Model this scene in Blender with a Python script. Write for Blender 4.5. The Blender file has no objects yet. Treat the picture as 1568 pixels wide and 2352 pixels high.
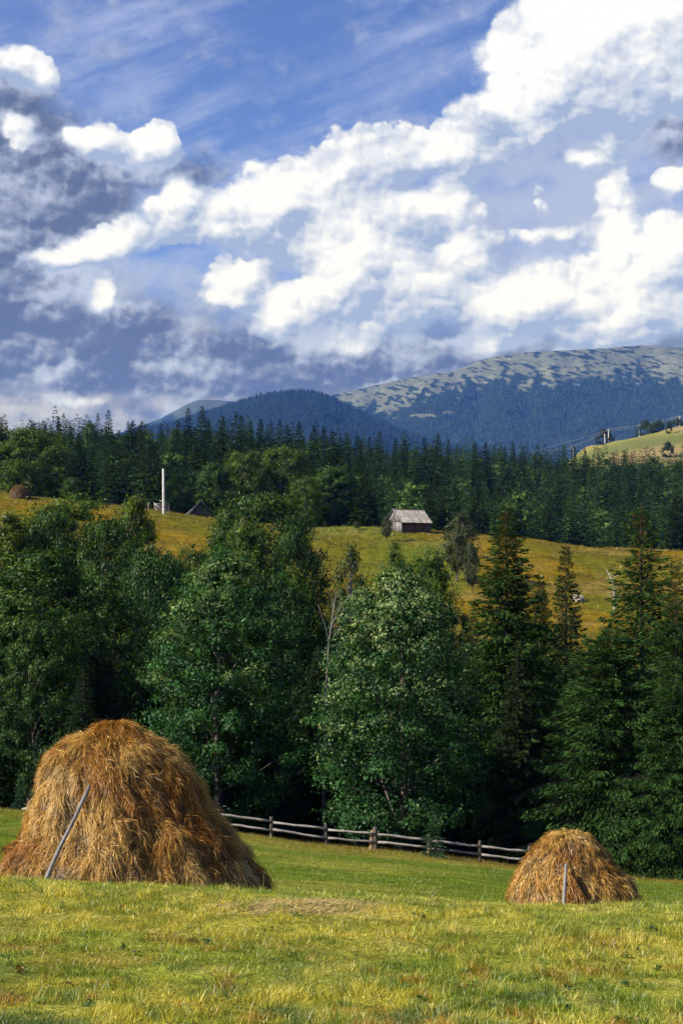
import bpy, math
import numpy as np
from mathutils import Vector

sc = bpy.context.scene
COL = sc.collection
PI = math.pi
F = 3510.0                       # focal length in photo pixels (photo taken as 1568 x 2352)
CX, CY = 784.0, 1176.0
HOR = 1350.0                     # row of the horizon
PITCH = math.atan((HOR - CY) / F)
cp, sp_ = math.cos(PITCH), math.sin(PITCH)

def at(px, row, Y):
    """a world point on depth Y seen at photo column px, row"""
    a = (px - CX) / F; b = (CY - row) / F
    dy = cp - b * sp_
    return np.array([a * Y / dy, Y, Y * (sp_ + b * cp) / dy])
def zrow(row, Y):
    b = (CY - np.asarray(row, float)) / F
    return Y * (sp_ + b * cp) / (cp - b * sp_)

# ------------------------------------------------------------------ noise
def _hash(ix, iy, iz, seed):
    h = (ix * 374761393 + iy * 668265263 + iz * 2147483647 + seed * 1442695041) & 0xffffffff
    h = ((h ^ (h >> 13)) * 1274126177) & 0xffffffff
    h = ((h ^ (h >> 16)) * 2246822519) & 0xffffffff
    return ((h ^ (h >> 15)) & 0xffffff) / float(0xffffff)
def noise3(x, y, z, seed=0):
    x, y, z = [np.asarray(v, float) for v in (x, y, z)]
    x, y, z = np.broadcast_arrays(x, y, z)
    ix, iy, iz = [np.floor(v).astype(np.int64) for v in (x, y, z)]
    fx, fy, fz = x - ix, y - iy, z - iz
    fx, fy, fz = [f * f * (3 - 2 * f) for f in (fx, fy, fz)]
    r = 0
    for dx in (0, 1):
        for dy in (0, 1):
            for dz in (0, 1):
                w = (fx if dx else 1 - fx) * (fy if dy else 1 - fy) * (fz if dz else 1 - fz)
                r = r + w * _hash(ix + dx, iy + dy, iz + dz, seed)
    return r
def fbm(x, y, z=0.0, seed=0, octv=4, gain=.5):
    a, s, t = 1.0, 0.0, 0.0
    x = np.asarray(x, float); y = np.asarray(y, float); z = np.asarray(z, float)
    for i in range(octv):
        s = s + a * noise3(x, y, z, seed + i * 17); t += a
        a *= gain; x = x * 2.03 + 5.1; y = y * 2.03 + 1.7; z = z * 2.03 + 3.3
    return s / t
def sstep(a, b, x):
    t = np.clip((x - a) / (b - a), 0, 1); return t * t * (3 - 2 * t)
def lerp(a, b, t):
    a = np.asarray(a, float); b = np.asarray(b, float); t = np.asarray(t, float)
    return a + (b - a) * t[..., None]

# ------------------------------------------------------------------ mesh helpers
class MB:
    """collects arrays of quads / triangles / n-gons with a colour per vertex"""
    def __init__(s): s.v = []; s.c = []; s.fs = []; s.n = 0
    def add(s, v, f, c=None):
        v = np.asarray(v, float).reshape(-1, 3); f = np.asarray(f, np.int64)
        s.v.append(v)
        c = np.array([1, 1, 1.]) if c is None else np.asarray(c, float)
        s.c.append(np.broadcast_to(c, (len(v), 3)))
        s.fs.append(f + s.n); s.n += len(v)
        return s
    def quads(s, q, c=None):
        """q: (N,4,3); c: (3,), (N,3)"""
        N = len(q)
        if N == 0: return s
        if c is not None:
            c = np.asarray(c, float)
            if c.ndim == 2: c = np.repeat(c, 4, axis=0)
        return s.add(q.reshape(-1, 3), np.arange(N * 4).reshape(N, 4), c)
    def tris(s, q, c=None):
        N = len(q)
        if c is not None:
            c = np.asarray(c, float)
            if c.ndim == 2: c = np.repeat(c, 3, axis=0)
        return s.add(q.reshape(-1, 3), np.arange(N * 3).reshape(N, 3), c)
    def mesh(s, name, mat, smooth=False):
        me = bpy.data.meshes.new(name)
        v = np.concatenate(s.v).astype(np.float32); c = np.concatenate(s.c)
        lt = np.concatenate([np.full(len(f), f.shape[1]) for f in s.fs]).astype(np.int32)
        li = np.concatenate([f.ravel() for f in s.fs]).astype(np.int32)
        ls = np.concatenate([[0], np.cumsum(lt)[:-1]]).astype(np.int32)
        me.vertices.add(len(v)); me.vertices.foreach_set('co', v.ravel())
        me.loops.add(len(li)); me.loops.foreach_set('vertex_index', li)
        me.polygons.add(len(lt)); me.polygons.foreach_set('loop_start', ls); me.polygons.foreach_set('loop_total', lt)
        if smooth: me.polygons.foreach_set('use_smooth', np.ones(len(lt), bool))
        at_ = me.attributes.new('tint', 'FLOAT_COLOR', 'POINT')
        rgba = np.ones((len(v), 4), np.float32); rgba[:, :3] = c
        at_.data.foreach_set('color', rgba.ravel())
        me.update(calc_edges=True)
        me.materials.append(mat)
        return me
    def obj(s, name, mat, parent=None, smooth=False):
        o = bpy.data.objects.new(name, s.mesh(name, mat, smooth)); COL.objects.link(o)
        if parent is not None: o.parent = parent
        return o

def box(mb, c, s, rz=0, c3=None, taper=1.0, tilt=None, jit=0, rng=None):
    x, y, z = s[0] / 2, s[1] / 2, s[2] / 2
    v = np.array([[-x, -y, -z], [x, -y, -z], [x, y, -z], [-x, y, -z], [-x * taper, -y * taper, z], [x * taper, -y * taper, z], [x * taper, y * taper, z], [-x * taper, y * taper, z]])
    if jit: v = v + rng.normal(0, jit, v.shape)
    if tilt is not None: v = v @ rot(tilt).T
    ca, sa = math.cos(rz), math.sin(rz)
    v = v @ np.array([[ca, -sa, 0], [sa, ca, 0], [0, 0, 1]]).T + np.array(c)
    f = [[0, 3, 2, 1], [4, 5, 6, 7], [0, 1, 5, 4], [1, 2, 6, 5], [2, 3, 7, 6], [3, 0, 4, 7]]
    mb.add(v, f, c3)
def rot(e):
    from mathutils import Euler
    return np.array(Euler(e).to_matrix())
def beam(mb, p, q, w, h, c3=None, roll=0, rng=None, segs=1):
    """a plank or pole of rectangular section from p to q"""
    p = np.array(p, float); q = np.array(q, float); d = q - p; L = np.linalg.norm(d); d /= L
    up = np.array([0, 0, 1.]) if abs(d[2]) < .95 else np.array([0, 1., 0])
    s = np.cross(d, up); s /= np.linalg.norm(s); u = np.cross(s, d)
    s, u = s * math.cos(roll) + u * math.sin(roll), u * math.cos(roll) - s * math.sin(roll)
    vs = []
    for i in range(segs + 1):
        c = p + (q - p) * i / segs
        if rng is not None and 0 < i < segs: c = c + s * rng.normal(0, w * .12) + u * rng.normal(0, h * .12)
        k = 1 if rng is None else rng.uniform(.85, 1.1)
        vs += [c - s * w / 2 - u * h / 2 * k, c + s * w / 2 - u * h / 2 * k, c + s * w / 2 + u * h / 2 * k, c - s * w / 2 + u * h / 2 * k]
    f = [[3, 2, 1, 0], [segs * 4 + j for j in range(4)]]
    for i in range(segs):
        a = i * 4
        for j in range(4): f.append([a + j, a + (j + 1) % 4, a + 4 + (j + 1) % 4, a + 4 + j])
    mb.add(np.array(vs), f, c3)
def tube(mb, pts, rad, sides=7, c3=None, cap=True):
    pts = np.asarray(pts, float); n = len(pts); rad = np.broadcast_to(rad, (n,))
    t = np.gradient(pts, axis=0); t /= np.linalg.norm(t, axis=1)[:, None] + 1e-9
    ref = np.array([0, 1., 0]) if abs(t[0][2]) > .8 else np.array([0, 0, 1.])
    s = np.cross(t, ref); s /= np.linalg.norm(s, axis=1)[:, None] + 1e-9
    u = np.cross(s, t)
    a = np.arange(sides) * 2 * PI / sides
    v = pts[:, None] + rad[:, None, None] * (np.cos(a)[None, :, None] * s[:, None] + np.sin(a)[None, :, None] * u[:, None])
    i = np.arange(n - 1)[:, None] * sides; j = np.arange(sides)[None]
    f = np.stack([i + j, i + (j + 1) % sides, i + sides + (j + 1) % sides, i + sides + j], -1).reshape(-1, 4)
    b = mb.n
    mb.add(v.reshape(-1, 3), f, c3)
    if cap: mb.fs.append(np.array([list(range(b + (n - 1) * sides, b + n * sides))]))

def tag(o, label=None, cat=None, group=None, kind=None):
    if label: o['label'] = label
    if cat: o['category'] = cat
    if group: o['group'] = group
    if kind: o['kind'] = kind
    return o
def empty(name, loc, rz=0):
    o = bpy.data.objects.new(name, None); COL.objects.link(o)
    o.location = loc; o.rotation_euler = (0, 0, rz); o.empty_display_size = .3
    return o

# ------------------------------------------------------------------ materials
def new_mat(name):
    m = bpy.data.materials.new(name); m.use_nodes = True
    nt = m.node_tree; nt.nodes.clear()
    return m, nt
def N(nt, t, ins=None, **kw):
    n = nt.nodes.new(t)
    for k, v in kw.items(): setattr(n, k, v)
    if ins:
        for k, v in ins.items():
            if isinstance(v, bpy.types.NodeSocket): nt.links.new(v, n.inputs[k])
            else: n.inputs[k].default_value = v
    return n
def mathn(nt, op, a, b=None, c=None, clamp=False):
    n = nt.nodes.new('ShaderNodeMath'); n.operation = op; n.use_clamp = clamp
    for i, v in enumerate((a, b, c)):
        if v is None: continue
        if isinstance(v, bpy.types.NodeSocket): nt.links.new(v, n.inputs[i])
        else: n.inputs[i].default_value = v
    return n.outputs[0]
def mixc(nt, f, a, b, mode='MIX'):
    n = nt.nodes.new('ShaderNodeMix'); n.data_type = 'RGBA'; n.blend_type = mode
    for s, v in ((n.inputs['Factor'], f), (n.inputs[6], a), (n.inputs[7], b)):
        if isinstance(v, bpy.types.NodeSocket): nt.links.new(v, s)
        elif isinstance(v, (int, float)): s.default_value = v
        else: s.default_value = (*v, 1) if len(v) == 3 else v
    return n.outputs[2]
def ramp(nt, f, a, b, lo=0., hi=1., smooth=True):
    n = nt.nodes.new('ShaderNodeMapRange'); n.interpolation_type = 'SMOOTHSTEP' if smooth else 'LINEAR'
    nt.links.new(f, n.inputs[0])
    n.inputs[1].default_value = a; n.inputs[2].default_value = b; n.inputs[3].default_value = lo; n.inputs[4].default_value = hi
    return n.outputs[0]

def foliage_mat(name, transl=.3, gloss=.12, rough=.45, var=.35, objvar=.25, satur=None):
    """leaf surface: the tint attribute times a random factor per leaf and per tree; thin, so part of the light goes through"""
    m, nt = new_mat(name)
    at_ = N(nt, 'ShaderNodeAttribute', attribute_name='tint')
    geo = N(nt, 'ShaderNodeNewGeometry'); oi = N(nt, 'ShaderNodeObjectInfo')
    k = mathn(nt, 'MULTIPLY_ADD', geo.outputs['Random Per Island'], 2 * var, 1 - var)
    k2 = mathn(nt, 'MULTIPLY_ADD', oi.outputs['Random'], 2 * objvar, 1 - objvar)
    k = mathn(nt, 'MULTIPLY', k, k2)
    col = N(nt, 'ShaderNodeVectorMath', {0: at_.outputs['Color']}, operation='SCALE'); nt.links.new(k, col.inputs['Scale'])
    c = col.outputs[0]
    d = N(nt, 'ShaderNodeBsdfDiffuse', {'Color': c})
    tc = mixc(nt, 1.0, c, (1.5, 1.5, .5), 'MULTIPLY')
    t = N(nt, 'ShaderNodeBsdfTranslucent', {'Color': tc})
    mx = N(nt, 'ShaderNodeMixShader', {0: transl, 1: d.outputs[0], 2: t.outputs[0]})
    out = mx.outputs[0]
    if gloss:
        g = N(nt, 'ShaderNodeBsdfGlossy', {'Color': (1, 1, 1, 1), 'Roughness': rough})
        out = N(nt, 'ShaderNodeMixShader', {0: gloss * .12, 1: out, 2: g.outputs[0]}).outputs[0]
    o = N(nt, 'ShaderNodeOutputMaterial', {'Surface': out})
    return m
def bark_mat(name, col, col2, scale=6, z=.25):
    m, nt = new_mat(name)
    tc = N(nt, 'ShaderNodeTexCoord')
    mp = N(nt, 'ShaderNodeMapping', {'Vector': tc.outputs['Object'], 'Scale': (1, 1, z)})
    n = N(nt, 'ShaderNodeTexNoise', {'Vector': mp.outputs[0], 'Scale': scale, 'Detail': 6.0, 'Roughness': .65})
    f = ramp(nt, n.outputs[0], .35, .65)
    c = mixc(nt, f, col, col2)
    at_ = N(nt, 'ShaderNodeAttribute', attribute_name='tint')
    c = mixc(nt, 1.0, c, at_.outputs['Color'], 'MULTIPLY')
    b = N(nt, 'ShaderNodeBump', {'Height': n.outputs[0], 'Strength': .5, 'Distance': .03})
    p = N(nt, 'ShaderNodeBsdfPrincipled', {'Base Color': c, 'Roughness': .85, 'Normal': b.outputs[0]})
    N(nt, 'ShaderNodeOutputMaterial', {'Surface': p.outputs[0]})
    return m
def wood_mat(name, c1, c2, grain=(1, 1, 14), scale=3., bump=.4):
    """weathered wood: grain runs along the beam's tinted colour; stretched noise in object space"""
    m, nt = new_mat(name)
    tc = N(nt, 'ShaderNodeTexCoord')
    mp = N(nt, 'ShaderNodeMapping', {'Vector': tc.outputs['Object'], 'Scale': grain})
    n = N(nt, 'ShaderNodeTexNoise', {'Vector': mp.outputs[0], 'Scale': scale, 'Detail': 8.0, 'Roughness': .7})
    n2 = N(nt, 'ShaderNodeTexNoise', {'Vector': tc.outputs['Object'], 'Scale': 1.7, 'Detail': 3.0})
    f = ramp(nt, n.outputs[0], .33, .67)
    c = mixc(nt, f, c1, c2)
    c = mixc(nt, ramp(nt, n2.outputs[0], .3, .7, .0, .45), c, (.05, .04, .03))
    at_ = N(nt, 'ShaderNodeAttribute', attribute_name='tint')
    c = mixc(nt, 1.0, c, at_.outputs['Color'], 'MULTIPLY')
    b = N(nt, 'ShaderNodeBump', {'Height': n.outputs[0], 'Strength': bump, 'Distance': .02})
    p = N(nt, 'ShaderNodeBsdfPrincipled', {'Base Color': c, 'Roughness': .8, 'Normal': b.outputs[0]})
    N(nt, 'ShaderNodeOutputMaterial', {'Surface': p.outputs[0]})
    return m
M = {}
M['leaf'] = foliage_mat('broadleaf', .24, .10, .45, .45, .0)
M['needle'] = foliage_mat('spruce_needles', .18, .0, .5, .5, .0)
M['needle_far'] = foliage_mat('spruce_needles_far', .10, .0, .5, .4, .45)
M['grass'] = foliage_mat('grass_blades', .35, .22, .42, .35, .0)
M['straw'] = foliage_mat('dry_hay', .15, .22, .45, .42, .0)
M['bark'] = bark_mat('bark', (.05, .04, .03), (.16, .13, .10))
M['bark_dark'] = bark_mat('spruce_bark', (.018, .013, .009), (.055, .04, .028))
M['bark_pale'] = bark_mat('pale_bark', (.22, .2, .17), (.5, .47, .42), 9)
M['pole'] = wood_mat('peeled_pole_wood', (.16, .145, .13), (.40, .37, .33), (9, 9, 1), 5., .2)
M['fence'] = wood_mat('weathered_rail_wood', (.22, .20, .18), (.52, .48, .43), (1, 1, 12), 4.)
M['post'] = wood_mat('old_post_wood', (.035, .028, .02), (.13, .10, .07), (8, 8, 1), 5.)
M['plank'] = wood_mat('grey_plank_wood', (.10, .09, .085), (.30, .28, .26), (6, 6, .8), 4.)
M['log'] = wood_mat('brown_log_wood', (.035, .02, .012), (.22, .12, .065), (.7, .7, 10), 3.)
M['concrete'] = wood_mat('pale_concrete', (.55, .53, .5), (.8, .78, .74), (1, 1, 1), 2., .1)

# ------------------------------------------------------------------ terrain
PXN = np.array([-800, 0, 250, 450, 700, 900, 1100, 1350, 1568, 2400.])
def rows(Y, r): return (Y, zrow(np.array(r, float), Y))
LINES = [
    (-60., np.full(10, 5.2)), (0., np.full(10, -1.7)), (6., np.full(10, -2.42)), (10., np.linspace(-2.84, -2.96, 10)),
    (14., np.linspace(-3.26, -3.5, 10)),
    rows(17.5, [2060, 2082, 2088, 2093, 2098, 2104, 2112, 2120, 2122, 2140]),
    rows(20.5, [2005, 2024, 2034, 2040, 2050, 2060, 2074, 2084, 2086, 2095]),
    rows(24.5, [2020, 2038, 2048, 2055, 2066, 2078, 2092, 2104, 2108, 2120]),
    rows(30., [2010, 2030, 2040, 2046, 2060, 2072, 2084, 2096, 2100, 2112]),
    rows(38., [1960, 1985, 2005, 2018, 2036, 2048, 2062, 2078, 2082, 2095]),
    rows(52., [1895, 1915, 1938, 1956, 1982, 1997, 2016, 2038, 2050, 2065]),
    rows(76., [1842, 1858, 1880, 1900, 1936, 1957, 1981, 2010, 2022, 2045]),
    (95., np.linspace(-13.2, -17.5, 10)), (112., np.linspace(-13.5, -18.5, 10)), (135., np.linspace(-11, -16.5, 10)),
    (160., np.linspace(-6, -11.5, 10)),
    rows(185., [1400, 1400, 1410, 1430, 1440, 1450, 1465, 1480, 1490, 1500]),
    rows(225., [1240, 1250, 1268, 1290, 1310, 1320, 1330, 1360, 1370, 1380]),
    rows(262., [1120, 1137, 1165, 1188, 1216, 1216, 1231, 1257, 1270, 1290]),
    rows(295., [1125, 1142, 1168, 1191, 1220, 1222, 1240, 1266, 1280, 1300]),
    rows(370., [1110, 1130, 1150, 1170, 1200, 1222, 1245, 1272, 1285, 1300]),
    rows(480., [1070, 1092, 1095, 1105, 1135, 1160, 1180, 1195, 1205, 1220]),
    rows(600., [1020, 1042, 1050, 1062, 1078, 1092, 1100, 1108, 1112, 1110]),
    rows(690., [1060, 1080, 1090, 1095, 1110, 1125, 1130, 1135, 1135, 1120]),
    rows(850., [1200, 1200, 1200, 1200, 1200, 1190, 1160, 1085, 1060, 1000]),
    rows(1050., [1300, 1300, 1300, 1300, 1280, 1260, 1210, 1030, 982, 930]),
    rows(1350., [1300, 1300, 1300, 1300, 1300, 1290, 1260, 1200, 1180, 1150]),
    (2200., np.full(10, 40.)), (16000., np.full(10, 40.)),
]
LY = np.array([l[0] for l in LINES]); LZ = np.array([l[1] for l in LINES])

def ground(x, y, fine=True):
    x = np.atleast_1d(np.asarray(x, float)); y = np.atleast_1d(np.asarray(y, float))
    x, y = np.broadcast_arrays(x, y); sh = x.shape; x = x.ravel(); y = y.ravel()
    px = CX + F * x / np.maximum(y, 10.)
    px = np.clip(px, PXN[0], PXN[-1] - 1e-3)
    i = np.clip(np.searchsorted(PXN, px, side='right') - 1, 0, len(PXN) - 2)
    t = (px - PXN[i]) / (PXN[i + 1] - PXN[i])
    # smooth the joints between columns a little
    k = np.clip(np.searchsorted(LY, y, side='right') - 1, 0, len(LY) - 2)
    def zk(j): j = np.clip(j, 0, len(LY) - 1); return LZ[j, i] * (1 - t) + LZ[j, i + 1] * t
    z0, z1, zm, z2 = zk(k), zk(k + 1), zk(k - 1), zk(k + 2)
    y0, y1 = LY[k], LY[k + 1]; ym = LY[np.maximum(k - 1, 0)]; y2 = LY[np.minimum(k + 2, len(LY) - 1)]
    d = (z1 - z0) / (y1 - y0)
    dm = np.where(k > 0, (z0 - zm) / np.maximum(y0 - ym, 1e-6), d); dp = np.where(k < len(LY) - 2, (z2 - z1) / np.maximum(y2 - y1, 1e-6), d)
    h0, h1, h2 = y0 - ym + 1e-6, y1 - y0, y2 - y1 + 1e-6
    m0 = (dm * h1 + d * h0) / (h0 + h1); m1 = (d * h2 + dp * h1) / (h1 + h2)
    s = (y - y0) / (y1 - y0); h = y1 - y0
    z = (2*s**3 - 3*s**2 + 1) * z0 + (s**3 - 2*s**2 + s) * h * m0 + (-2*s**3 + 3*s**2) * z1 + (s**3 - s**2) * h * m1
    if fine:
        near = 1 - sstep(22, 40, y); hill = sstep(150, 200, y) * (1 - sstep(290, 330, y)); lawn = sstep(22, 40, y) * (1 - sstep(75, 90, y))
        z = z + near * ((fbm(x * .9, y * .9, 0, 3, 3) - .5) * .07 + (fbm(x * .25, y * .25, 0, 4, 2) - .5) * .08)
        z = z + lawn * (fbm(x * .3, y * .3, 0, 5, 3) - .5) * .22
        z = z + hill * ((fbm(x * .09, y * .09, 0, 6, 3) - .5) * 1.3 + (fbm(x * .5, y * .8, 0, 7, 3) - .5) * .55)
        z = z + sstep(75, 110, y) * (1 - hill) * (fbm(x * .06, y * .06, 0, 8, 3) - .5) * 1.2 * (1 + sstep(700, 1200, y) * 5)
    return z.reshape(sh)
def gz(x, y): return float(ground(x, y)[0])
def on_ground(px, Y):
    """point of the ground at depth Y under photo column px"""
    x = (px - CX) / F * Y
    return np.array([x, Y, gz(x, Y)])

def zone_tint(x, y):
    px = CX + F * x / np.maximum(y, 10.)
    n1 = fbm(x * .35, y * .35, 0, 21, 4); n2 = fbm(x * 1.6, y * 1.6, 0, 22, 4); n3 = fbm(x * .12, y * .2, 0, 23, 4); n4 = fbm(x * .9, y * .9, 3, 24, 3)
    fore = lerp(np.array([.26, .24, .034]), np.array([.175, .20, .026]), sstep(.38, .62, n1))
    fore = lerp(fore, np.array([.34, .29, .08]), sstep(.53, .72, n2) * .4)
    fore = lerp(fore, np.array([.21, .125, .022]), sstep(.60, .78, n4) * .55 * sstep(19, 10, y))
    fore = lerp(fore, np.array([.045, .085, .03]), sstep(.56, .72, fbm(x * 2.2, y * 1.2, 0, 31, 3)) * .75 * sstep(15.5, 10.5, y))
    lawn = lerp(np.array([.135, .18, .018]), np.array([.21, .22, .032]), sstep(.4, .62, n3))
    lawn = lerp(lawn, np.array([.10, .14, .015]), sstep(.55, .72, n1) * .6)
    ed = sstep(64, 76, y + (n1 - .5) * 16)
    lawn = lerp(lawn, np.array([.22, .16, .025]), ed * .85)
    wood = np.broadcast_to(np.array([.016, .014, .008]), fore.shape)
    g3 = fbm(x * .045, y * .06, 0, 25, 4); g4 = fbm(x * .3, y * .6, 0, 26, 4); g5 = fbm(x * .10, y * .16, 0, 27, 4)
    hill = lerp(np.array([.225, .150, .012]), np.array([.145, .135, .014]), sstep(.42, .60, g3))
    hill = lerp(hill, np.array([.27, .19, .045]), sstep(.52, .70, g5) * .7)
    hill = lerp(hill, np.array([.10, .085, .012]), sstep(.52, .66, g4) * .6)
    grn = np.maximum(sstep(760, 1000, px) * sstep(1120, 1040, px) * sstep(205, 222, y) * sstep(262, 238, y) * .8, sstep(246, 262, y) * sstep(650, 760, px) * sstep(1010, 900, px) * .7)
    hill = lerp(hill, np.array([.12, .155, .02]), np.clip(grn, 0, 1))
    far = lerp(np.array([.24, .23, .065]), np.array([.14, .155, .05]), sstep(.4, .6, fbm(x * .006, y * .012, 0, 28, 4)))
    far = lerp(far, np.array([.30, .22, .10]), sstep(.52, .66, fbm(x * .012, y * .02, 0, 29, 3)) * .8)
    deep = np.broadcast_to(np.array([.03, .045, .02]), fore.shape)
    clear = np.clip(sstep(30, 12, np.hypot(px - 312, (y - 575) * 1.2)) + sstep(25, 10, np.hypot(px - 405, (y - 545) * 1.2)), 0, 1)
    c = lerp(fore, lawn, sstep(21.5, 25, y))
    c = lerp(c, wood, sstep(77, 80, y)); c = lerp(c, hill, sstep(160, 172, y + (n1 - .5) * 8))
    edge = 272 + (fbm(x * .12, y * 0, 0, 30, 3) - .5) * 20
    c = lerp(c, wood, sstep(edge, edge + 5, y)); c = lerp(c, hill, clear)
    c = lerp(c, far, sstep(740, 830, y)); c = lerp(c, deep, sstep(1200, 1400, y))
    return c

def build_ground():
    ys = np.concatenate([np.arange(-60, 8, 3.), np.arange(8, 26, .16), np.arange(26, 80, .5), np.arange(80, 300, 1.2),
                         np.arange(300, 720, 6.), np.arange(720, 2200, 20.), np.arange(2200, 16001, 600.)])
    u = np.linspace(-1, 1, 341); s = np.sign(u) * np.abs(u) ** 1.35
    X = s[None] * (14 + .72 * np.maximum(ys, 0))[:, None]; Y = np.broadcast_to(ys[:, None], X.shape)
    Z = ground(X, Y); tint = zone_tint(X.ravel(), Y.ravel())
    mb = MB(); nr, nc = X.shape
    i = np.arange(nr - 1)[:, None] * nc + np.arange(nc - 1)[None]
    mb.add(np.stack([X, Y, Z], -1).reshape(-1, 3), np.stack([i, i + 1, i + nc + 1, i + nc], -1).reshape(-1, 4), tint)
    m, nt = new_mat('meadow_ground')
    at_ = N(nt, 'ShaderNodeAttribute', attribute_name='tint'); geo = N(nt, 'ShaderNodeNewGeometry')
    n1 = N(nt, 'ShaderNodeTexNoise', {'Vector': geo.outputs['Position'], 'Scale': 9.0, 'Detail': 6.0, 'Roughness': .7})
    n2 = N(nt, 'ShaderNodeTexNoise', {'Vector': geo.outputs['Position'], 'Scale': .9, 'Detail': 6.0, 'Roughness': .75})
    k = mathn(nt, 'MULTIPLY', ramp(nt, n1.outputs[0], .3, .7, .55, 1.35), ramp(nt, n2.outputs[0], .3, .7, .6, 1.35))
    sc_ = N(nt, 'ShaderNodeVectorMath', {0: at_.outputs['Color']}, operation='SCALE'); nt.links.new(k, sc_.inputs['Scale'])
    b1 = N(nt, 'ShaderNodeBump', {'Height': n1.outputs[0], 'Strength': .5, 'Distance': .05})
    b = N(nt, 'ShaderNodeBump', {'Height': n2.outputs[0], 'Strength': .6, 'Distance': .35, 'Normal': b1.outputs[0]})
    p = N(nt, 'ShaderNodeBsdfDiffuse', {'Color': sc_.outputs[0], 'Normal': b.outputs[0]})
    N(nt, 'ShaderNodeOutputMaterial', {'Surface': p.outputs[0]})
    o = mb.obj('ground', m, smooth=True)
    tag(o, 'sloping meadow ground running down to the fence and up the far hillside', None, None, 'structure')

# ------------------------------------------------------------------ grass
def blades(mb, x, y, h, w, lean, tint, rng, curve=True):
    n = len(x); z = ground(x, y) - .01
    a = rng.uniform(0, 2 * PI, n); s = np.stack([np.cos(a), np.sin(a), np.zeros(n)], -1) * (w / 2)[:, None]
    b = rng.uniform(0, 2 * PI, n); l = np.stack([np.cos(b), np.sin(b), np.zeros(n)], -1) * (lean * h)[:, None]
    p = np.stack([x, y, z], -1)
    up = np.zeros((n, 3)); up[:, 2] = h * np.sqrt(np.clip(1 - lean ** 2, .1, 1))
    tip = p + l + up
    if not curve:
        mb.tris(np.stack([p - s, p + s, tip], 1), tint); return
    mid = p + l * .35 + up * .6
    v = np.stack([p - s, p + s, mid + s * .8, mid - s * .8, tip], 1)
    i = np.arange(n)[:, None] * 5
    b0 = mb.n
    mb.add(v.reshape(-1, 3), i + np.array([[0, 1, 2, 3]]), np.repeat(tint, 5, 0))
    mb.fs.append(b0 + i + np.array([[3, 2, 4]]))

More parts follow.
